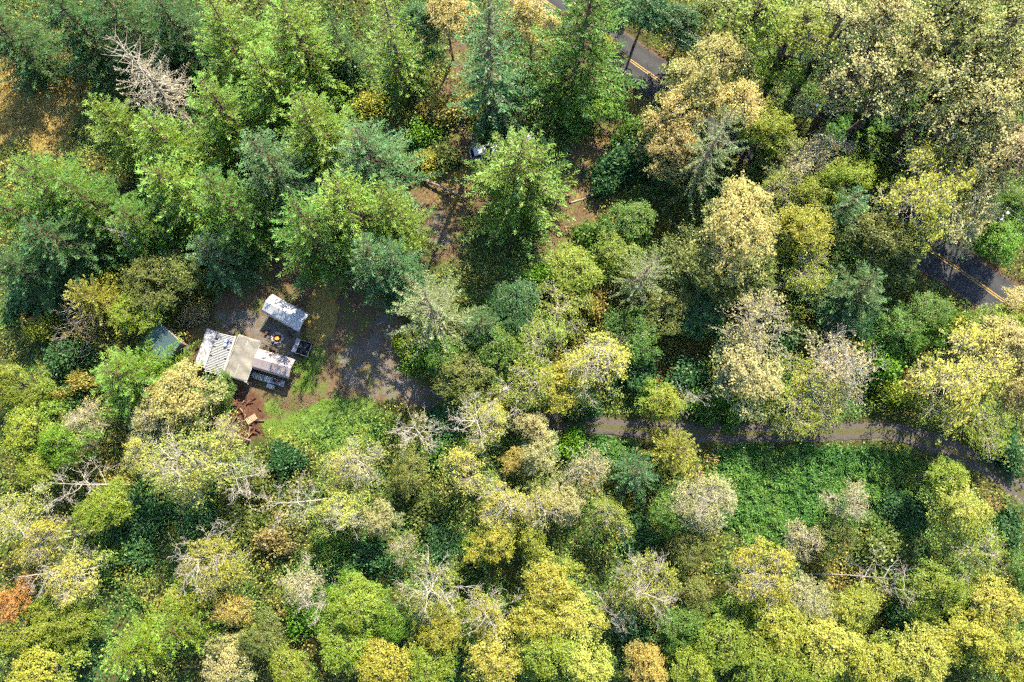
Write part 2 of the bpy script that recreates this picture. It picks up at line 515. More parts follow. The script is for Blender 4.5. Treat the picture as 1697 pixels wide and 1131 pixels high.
class Tubes:
    def __init__(self): self.v, self.q, self.n = [], [], 0
    def add(self, P, R, sides=5):
        P = np.asarray(P, float); R = np.asarray(R, float)
        T = unit(np.gradient(P, axis=0))
        ref = np.array([0.31, 0.17, 0.93]) if abs(T[0][2]) < 0.9 else np.array([1.0, 0.1, 0])
        a = unit(np.cross(T, ref)); b = np.cross(T, a)
        th = np.arange(sides) * 2 * math.pi / sides
        ring = P[:, None, :] + R[:, None, None] * (a[:, None, :] * np.cos(th)[None, :, None] + b[:, None, :] * np.sin(th)[None, :, None])
        m = len(P)
        i = self.n + np.arange(m * sides).reshape(m, sides)
        j = np.roll(i, -1, axis=1)
        self.q.append(np.stack([i[:-1].ravel(), j[:-1].ravel(), j[1:].ravel(), i[1:].ravel()], 1))
        self.v.append(ring.reshape(-1, 3)); self.n += m * sides
    def mesh(self, name):
        return np_mesh(name, np.concatenate(self.v), np.concatenate(self.q), M_BARK, smooth=True)

def quads_mesh(name, V, mat, rnd, clump, outer=None):
    at_ = {'rnd': ('FACE', rnd), 'clump': ('FACE', clump)}
    if outer is not None: at_['outer'] = ('FACE', outer)
    return np_mesh(name, V, np.arange(len(V)).reshape(-1, 4), mat, at_)

def curve_pts(p, q, rg, n=5, sag=0.12, jit=0.04):
    p, q = np.asarray(p, float), np.asarray(q, float)
    t = np.linspace(0, 1, n)[:, None]
    L = np.linalg.norm(q - p)
    P = p + (q - p) * t
    P[:, 2] += -sag * L * np.sin(math.pi * t[:, 0])
    P[1:-1] += rg.normal(size=(n - 2, 3)) * jit * L
    return P

def make_conifer(seed, H=25.0, R=5.2, base=0.10, whorls=34, per=6, twig=0.36, step=0.26, droop=0.20, spread=0.95, gap=0.0, fluff=3, bare_top=0.0, dry=False, width=0.42, power=0.80, aspect=0.42):
    rg = np.random.default_rng(seed)
    tr = Tubes()
    lean = rg.normal(size=2) * 0.012 * H
    zz = np.linspace(0, H, 12)
    spine = lambda z: np.array([lean[0] * (z / H) ** 2, lean[1] * (z / H) ** 2, z])
    tr.add([spine(z) for z in zz], 0.014 * H * (1 - zz / H) ** 0.9 + 0.02, 8)
    C, A, S, RN, CL = [], [], [], [], []
    az = 0.0
    for w in range(whorls):
        t = base + (1 - base) * ((w + 0.3) / whorls) ** 0.92
        z = H * t
        n = max(3, int(round(per * (1.0 if t < 0.85 else 0.75))))
        for kk in range(n):
            if rg.random() < gap: continue
            az += 2.399 + rg.normal() * 0.25
            u = 1 - t
            L = R * (min(1.0, u * 1.08)) ** power * rg.uniform(0.72, 1.15) * (0.75 + 0.25 * min(1, (t - base) / 0.12)) + 0.25
            d = np.array([math.cos(az), math.sin(az), 0])
            side = np.array([-d[1], d[0], 0])
            pitch = 0.55 * (t - 0.45) - droop * (1 - t)
            curl = 0.10 + 0.18 * droop
            zb = z + rg.normal() * 0.15
            m = max(4, int(L / 0.7))
            s = np.linspace(0, 1, m)
            f = lambda s: spine(zb)[None, :] * np.ones((len(s), 1)) + d[None, :] * (L * s)[:, None] + np.array([0, 0, 1])[None, :] * (L * (pitch * s + curl * s * s * (1 if s.ndim else 1) - droop * 0.25 * np.sin(math.pi * s)))[:, None]
            tr.add(f(s), 0.018 * L * (1 - s) + 0.012, 4)
            if dry and t > bare_top and bare_top > 0: continue
            cl = rg.random()
            ns = max(3, int(L / step))
            s0 = 0.10 if L < 2 else 0.22
            ss = np.linspace(s0, 1.0, ns) + rg.normal(size=ns) * 0.01
            B = f(ss)
            fwd = unit(f(ss + 0.02) - f(ss - 0.02))
            for sgn in (-1, 1):
                tl = np.clip(spread * width * L * (1.06 - ss) ** 0.95 * (0.55 + 0.45 * np.minimum(1, ss / 0.35)), 0.22, 1.7) * rg.uniform(0.7, 1.2, ns)
                td = unit(fwd * 0.62 + side[None, :] * sgn * 0.80 + rg.normal(size=(ns, 3)) * 0.10 + np.array([0, 0, -0.12 * droop]))
                for q in range(fluff):
                    fr = (q + 0.55) / fluff
                    c = B + td * (tl * fr)[:, None]
                    c[:, 2] += rg.normal(size=ns) * 0.08 - 0.10 * (tl * fr) ** 2
                    keep = (tl > 0.3) | (q == fluff - 1)
                    c = c[keep]
                    C.append(c)
                    ax = unit(td[keep] + rg.normal(size=c.shape) * 0.35)
                    A.append(ax)
                    S.append(np.clip(tl[keep] / fluff * 1.9, 0.28, twig * 2.0) * rg.uniform(0.8, 1.25, len(c)))
                    RN.append(np.clip(rg.normal(0.36, 0.16, len(c)) + 0.25 * (fr - 0.5) + 0.55 * (ss[keep] - 0.55), 0, 1))
                    CL.append(np.full(len(c), cl))
            # tip tuft
            tip = f(np.array([0.98, 1.0, 1.02]))
            C.append(tip); A.append(unit(np.repeat(fwd[-1:], 3, 0) + rg.normal(size=(3, 3)) * 0.3)); S.append(np.full(3, twig * 1.3)); RN.append(rg.uniform(0.6, 1, 3)); CL.append(np.full(3, cl))
    C, A, S, RN, CL = map(np.concatenate, (C, A, S, RN, CL))
    V = leaf_quads(C, S, rg, up=1.4, aspect=aspect, axis=A, fold=0.05)
    return tr.mesh('trunk'), quads_mesh('crown', V, M_DRY if dry else M_NEEDLE, RN, CL), R, H

def make_broad(seed, H=15.0, R=4.6, lobes=9, clusters=170, per=46, leaf=0.34, spread=0.62, bare=0.0, zlo=0.42, twigs=0, thick=1.0, up=0.55, top=True, rlobe=0.5):
    rg = np.random.default_rng(seed)
    tr = Tubes()
    off = rg.normal(size=2) * 0.05 * R
    zz = np.linspace(0, 0.80 * H, 9)
    spine = lambda z: np.array([off[0] * z / H + 0.02 * H * math.sin(z / H * 4 + seed), off[1] * z / H, z])
    tr.add([spine(z) for z in zz], thick * (0.016 * H * (1 - 0.85 * zz / (0.8 * H)) + 0.02), 7)
    LC, LR = [], []
    a0 = rg.random() * 6.28
    for k in range(lobes):
        if top and k < 2:
            LC.append([rg.normal() * 0.12 * R, rg.normal() * 0.12 * R, H * (0.84 - 0.1 * k)]); LR.append(R * rg.uniform(0.36, 0.5))
            continue
        a = a0 + k * 2.399 + rg.normal() * 0.2
        rad = R * rg.uniform(0.30, 0.86)
        z = H * max(zlo - 0.04, 0.88 - 0.46 * (rad / R) ** 1.25 + rg.normal() * 0.06)
        LC.append([math.cos(a) * rad, math.sin(a) * rad, z]); LR.append(R * rg.uniform(0.45, 1.2) * rlobe * (1.15 - 0.45 * rad / R))
    LC, LR = np.array(LC), np.array(LR)
    for c in LC:
        z0 = max(0.22 * H, c[2] - rg.uniform(0.15, 0.32) * H)
        P = curve_pts(spine(z0), c, rg, 6, 0.06, 0.05)
        tr.add(P, thick * np.linspace(0.0065 * H, 0.03, 6), 5)
    w = LR ** 2; w /= w.sum()
    pick = rg.choice(len(LC), clusters, p=w)
    D = unit(rg.normal(size=(clusters, 3))); D[:, 2] = np.where(D[:, 2] < -0.45, -D[:, 2], D[:, 2])
    out = unit(LC[pick] * np.array([1, 1, 0]) + 1e-6)
    D = unit(D + 0.45 * out)
    rad = rg.uniform(0.50, 1.05, clusters) + 0.35 * rg.random(clusters) ** 3
    CC = LC[pick] + D * (LR[pick] * rad)[:, None] * np.array([1, 1, 0.85])
    cl = np.clip(rg.normal(0.5, 0.24, clusters), 0, 1)
    cnt = np.maximum(3, (per * rg.uniform(0.35, 1.65, clusters))).astype(int)
    cnt[rg.random(clusters) < bare] = 0
    for i in range(clusters):
        P = curve_pts(LC[pick[i]], CC[i] + D[i] * 0.25, rg, 4, 0.05, 0.08)
        tr.add(P, thick * np.array([0.040, 0.028, 0.020, 0.009]), 4)
        for q in range(twigs):
            b = P[1] + (P[3] - P[1]) * rg.uniform(0.1, 0.9)
            e = b + unit(D[i] + rg.normal(size=3) * 0.6 + np.array([0, 0, 0.3])) * rg.uniform(0.5, 1.3)
            tr.add(curve_pts(b, e, rg, 3, 0.05, 0.08), thick * np.array([0.024, 0.016, 0.007]), 3)
    idx = np.repeat(np.arange(clusters), cnt)
    # leaves sit along the last stretch of their twig and fan out to both sides
    t = rg.random(len(idx)) ** 0.8 * 1.5 - 0.55
    side = unit(np.cross(D, rg.normal(size=(clusters, 3))))
    lat = rg.normal(size=len(idx)) * 0.42 * (1.05 - 0.55 * np.clip(t, 0, 1))
    C = CC[idx] + D[idx] * (t * rg.uniform(0.55, 1.25, clusters)[idx])[:, None] + side[idx] * lat[:, None] + rg.normal(size=(len(idx), 3)) * np.array([0.20, 0.20, 0.15])
    C[:, 2] -= 0.10 * lat ** 2
    S = leaf * rg.uniform(0.6, 1.45, len(idx))
    bias = 0.9 * unit(D[idx] + 0.8 * unit(C - np.array([0, 0, 0.45 * H])))
    V = leaf_quads(C, S, rg, up=up, bias=bias)
    outer = np.clip(1.05 * (C[:, 2] / H - 0.50) / 0.42 + 0.25 * np.clip(t, -0.5, 1), 0, 1)
    return tr.mesh('trunk'), quads_mesh('crown', V, M_BROAD, rg.random(len(idx)), cl[idx], outer), R, H

def make_bare(seed, H=13.0, R=4.0, limbs=16, levels=4, tilt=0.0, zlo=0.45, thick=1.0, kink=0.10):
    rg = np.random.default_rng(seed)
    tr, tw = Tubes(), Tubes()
    zz = np.linspace(0, H, 12)
    ph = rg.random() * 6
    sp = np.column_stack([0.02 * H * np.sin(zz / H * 5 + ph) * zz / H, 0.02 * H * np.cos(zz / H * 4 + ph) * zz / H, zz])
    rr = thick * (0.016 * H * (1 - zz / H) + 0.035)
    tr.add(sp, rr, 7)
    def grow(p, d, L, r, lev):
        n = 5
        P = [p]
        for k in range(n - 1):
            d = unit(d + rg.normal(size=3) * kink * 1.6 + np.array([0, 0, 0.05]))
            P.append(P[-1] + d * L / (n - 1))
        P = np.array(P)
        tw.add(P, np.linspace(r, max(0.011, r * 0.28), n), 5 if lev == levels else 4)
        if lev > 0:
            m = rg.integers(3, 6) if lev > 1 else rg.integers(2, 5)
            for q in range(m):
                k = rg.integers(1, n)
                sd = unit(np.cross(d, rg.normal(size=3)))
                grow(P[k], unit(d * rg.uniform(0.5, 1.0) + sd * rg.uniform(0.5, 0.9)), L * rg.uniform(0.35, 0.62), r * 0.55, lev - 1)
    for k in range(limbs):
        t = zlo + (1 - zlo) * (k + rg.random()) / limbs
        i = min(len(zz) - 1, int(t * (len(zz) - 1)))
        a = k * 2.399 + rg.normal() * 0.3
        L = R * (1.15 - 0.55 * (t - zlo) / (1 - zlo)) * rg.uniform(0.65, 1.1)
        grow(sp[i], unit(np.array([math.cos(a), math.sin(a), rg.uniform(0.1, 0.6)])), L, thick * (0.030 + 0.016 * L), levels - 1)
    return tr.mesh('trunk'), tw.mesh('crown'), R, H

def make_shrub(seed, H=3.0, R=2.2, clusters=80, per=48, leaf=0.24):
    rg = np.random.default_rng(seed)
    tr = Tubes()
    D = unit(rg.normal(size=(clusters, 3))); D[:, 2] = np.abs(D[:, 2])
    lump = 0.75 + 0.35 * np.sin(np.arctan2(D[:, 1], D[:, 0]) * 3 + seed) * (1 - D[:, 2])
    CC = D * np.array([R, R, H]) * (lump * (rg.uniform(0.40, 1.0, clusters) + 0.35 * rg.random(clusters) ** 4))[:, None]
    CC[:, 2] += 0.15
    for c in CC[::2]:
        tr.add(curve_pts([c[0] * 0.08, c[1] * 0.08, 0], c, rg, 4, -0.1, 0.06), [0.045, 0.035, 0.025, 0.012], 4)
    idx = np.repeat(np.arange(clusters), per)
    C = CC[idx] + rg.normal(size=(len(idx), 3)) * np.array([0.36, 0.36, 0.22])
    C[:, 2] = np.abs(C[:, 2]) + 0.02
    V = leaf_quads(C, leaf * rg.uniform(0.6, 1.4, len(idx)), rg, up=0.5)
    cl = np.clip(rg.normal(0.5, 0.25, clusters), 0, 1)
    return tr.mesh('trunk'), quads_mesh('crown', V, M_BROAD, rg.random(len(idx)), cl[idx], np.clip(C[:, 2] / H * 0.9 + 0.1, 0, 1)), R, H

KIND = {
    'fir': [make_conifer(s, H=20, R=5.8, whorls=19, per=6, fluff=4, width=0.30, twig=0.38, step=0.20, aspect=0.28, droop=0.14, spread=1.0) for s in (11, 12, 13, 14, 15)],
    'spruce': [make_conifer(s, H=25, R=4.8, whorls=27, per=5, fluff=2, step=0.28, droop=0.55, width=0.24, gap=0.12, power=0.75, aspect=0.34) for s in (21, 22, 23)],
    'openspruce': [make_conifer(s, H=20, R=6.0, whorls=18, per=5, fluff=2, step=0.26, droop=0.42, width=0.17, gap=0.05, power=0.62, twig=0.30, aspect=0.34) for s in (25, 26, 27)],
    'cedar': [make_conifer(s, H=13, R=5.0, whorls=18, per=6, fluff=3, droop=0.15, width=0.27, step=0.22, base=0.05, power=0.7, aspect=0.30) for s in (31, 32)],
    'deadfir': [make_conifer(41, H=22, R=5.4, whorls=21, per=5, fluff=2, step=0.36, droop=0.3, width=0.26, gap=0.18, bare_top=0.70, dry=True, power=0.55, base=0.30, aspect=0.13)],
    'maple': [make_broad(s, lobes=n, clusters=290, per=36, leaf=0.25, rlobe=0.44) for s, n in ((51, 12), (52, 16), (53, 10), (54, 18), (55, 14), (56, 9), (50, 13), (49, 15))],
    'bigmaple': [make_broad(s, H=15, R=6.2, lobes=22, clusters=520, per=36, leaf=0.26, rlobe=0.38) for s in (57, 58, 59)],
    'alder': [make_broad(s, lobes=n, clusters=250, per=20, leaf=0.24, bare=0.18, twigs=2, rlobe=0.50) for s, n in ((61, 13), (62, 10), (63, 16), (64, 12), (60, 9))],
    'bigalder': [make_broad(s, H=13, R=6.0, lobes=20, clusters=430, per=20, leaf=0.25, bare=0.18, twigs=2, rlobe=0.42) for s in (68, 69)],
    'thin': [make_broad(s, lobes=n, clusters=190, per=11, leaf=0.25, bare=0.25, twigs=4, rlobe=0.52) for s, n in ((66, 9), (67, 12), (65, 14))],
    'tall': [make_broad(s, H=25, R=4.2, lobes=16, clusters=230, per=16, leaf=0.26, zlo=0.55, bare=0.12, rlobe=0.46, thick=1.5) for s in (71, 72, 73, 74)],
    'bare': [make_bare(s, limbs=12, levels=4, thick=0.72) for s in (81, 82, 83, 84, 85)],
    'barebush': [make_bare(s, H=3.2, R=2.8, limbs=22, levels=3, zlo=0.05, thick=0.40, kink=0.08) for s in (86,)],
    'shrub': [make_shrub(s) for s in (91, 92, 93, 94)],
}

TINT = {
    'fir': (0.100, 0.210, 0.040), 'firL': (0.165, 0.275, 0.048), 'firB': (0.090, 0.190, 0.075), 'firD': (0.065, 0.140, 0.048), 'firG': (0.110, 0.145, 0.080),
    'firY': (0.260, 0.290, 0.050), 'firV': (0.180, 0.270, 0.036), 'pale': (0.155, 0.220, 0.085),
    'gold': (0.450, 0.405, 0.155), 'yel': (0.340, 0.345, 0.058), 'lem': (0.405, 0.415, 0.090), 'ygr': (0.230, 0.290, 0.042), 'grn': (0.110, 0.205, 0.038), 'vgr': (0.150, 0.280, 0.034),
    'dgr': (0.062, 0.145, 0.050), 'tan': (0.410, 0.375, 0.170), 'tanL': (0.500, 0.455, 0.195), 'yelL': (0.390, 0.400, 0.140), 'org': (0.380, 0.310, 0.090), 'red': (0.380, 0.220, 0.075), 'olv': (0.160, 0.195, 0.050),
    'brn': (0.330, 0.275, 0.105), 'pnk': (0.370, 0.290, 0.160), 'dry': (0.36, 0.325, 0.24),
}
BARK = {'fir': (0.12, 0.085, 0.06), 'spruce': (0.14, 0.11, 0.09), 'openspruce': (0.24, 0.215, 0.17), 'cedar': (0.13, 0.09, 0.06), 'deadfir': (0.34, 0.31, 0.26), 'maple': (0.20, 0.17, 0.13),
        'alder': (0.43, 0.41, 0.34), 'thin': (0.43, 0.40, 0.32), 'tall': (0.13, 0.105, 0.075), 'bare': (0.41, 0.39, 0.35), 'barebush': (0.30, 0.26, 0.22), 'shrub': (0.12, 0.09, 0.06)}
OBJNAME = {'fir': 'fir_tree', 'spruce': 'spruce_tree', 'openspruce': 'spruce_tree', 'cedar': 'cedar_tree', 'deadfir': 'dead_fir_tree', 'maple': 'broadleaf_tree', 'alder': 'broadleaf_tree',
           'thin': 'broadleaf_tree', 'tall': 'broadleaf_tree', 'bare': 'bare_tree', 'barebush': 'bare_shrub', 'shrub': 'shrub'}
CONIFER = ('fir', 'spruce', 'openspruce', 'cedar', 'deadfir')
GROUPS = {'fir': 'firs of the wood', 'spruce': 'spruces of the wood', 'openspruce': 'spruces of the wood', 'cedar': 'cedars of the wood', 'maple': 'dense leafy trees of the wood', 'alder': 'thinly leaved trees of the wood',
          'thin': 'thinly leaved trees of the wood', 'tall': 'tall leafy trees beyond the road', 'bare': 'bare leafless trees', 'shrub': 'shrubs of the undergrowth', 'barebush': 'bare leafless trees'}
RT = random.Random(7)
USED = {k: 0 for k in KIND}

def plant(kind, px, py, rpx, h, tint, label, lean=None, zc=None):
    geo = kind
    if kind in ('maple', 'alder') and rpx > 63: geo = 'big' + kind
    if kind in ('maple', 'alder', 'thin') and py > 700: rpx *= 0.80 if py < 1010 else 0.88
    """conifers and bare trees: (px, py) is the tip; leafy trees: the middle of the crown"""
    var = KIND[geo]
    trunk, crown, R, H = var[USED[geo] % len(var)]
    USED[geo] += 1
    if kind == 'fir' and h >= 17: h, rpx = h * 0.76, rpx * 1.16
    if kind in CONIFER or kind == 'bare':
        z = h
        zr = h * 0.45
    elif kind in ('shrub', 'barebush'):
        z = zr = h * 0.6
    else:
        z = zr = h * 0.70
    if zc is not None: z = zr = zc
    p = at(px, py, z)
    gz = float(ground_z(np.array([[p.x, p.y]]))[0]) - 0.08
    loc = Vector((p.x, p.y, gz))
    s = rpx * m_per_px(px, py, zr) / R
    sq = 1.0 if kind in CONIFER else RT.uniform(0.84, 1.2)
    root = empty(OBJNAME[kind], loc, RT.uniform(0, 6.28), (s * sq, s / sq, h / H))
    if lean:                       # (towards photo-right, towards photo-up) in degrees; keeps the tip where it was
        ax, ay = math.radians(lean[0]), math.radians(lean[1])
        M = Matrix.Rotation(-ay, 4, 'X') @ Matrix.Rotation(ax, 4, 'Y')
        rot = M @ Matrix.Rotation(root.rotation_euler.z, 4, 'Z')
        tip = M @ Vector((0, 0, z))
        root.rotation_euler = rot.to_euler()
        root.location = Vector((p.x - tip.x, p.y - tip.y, gz))
    t = link('trunk', trunk, root)
    c = link('crown', crown, root)
    b = BARK[kind]
    g = RT.uniform(0.85, 1.15)
    t.color = (b[0] * g, b[1] * g, b[2] * g, 1)
    if kind in ('bare', 'barebush'):
        c.color = t.color
    else:
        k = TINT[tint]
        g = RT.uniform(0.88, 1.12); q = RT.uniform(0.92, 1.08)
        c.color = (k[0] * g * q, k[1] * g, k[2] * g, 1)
    cat = 'shrub' if kind in ('shrub', 'barebush') else 'tree'
    tag(root, label, cat, GROUPS.get(kind))
    return root
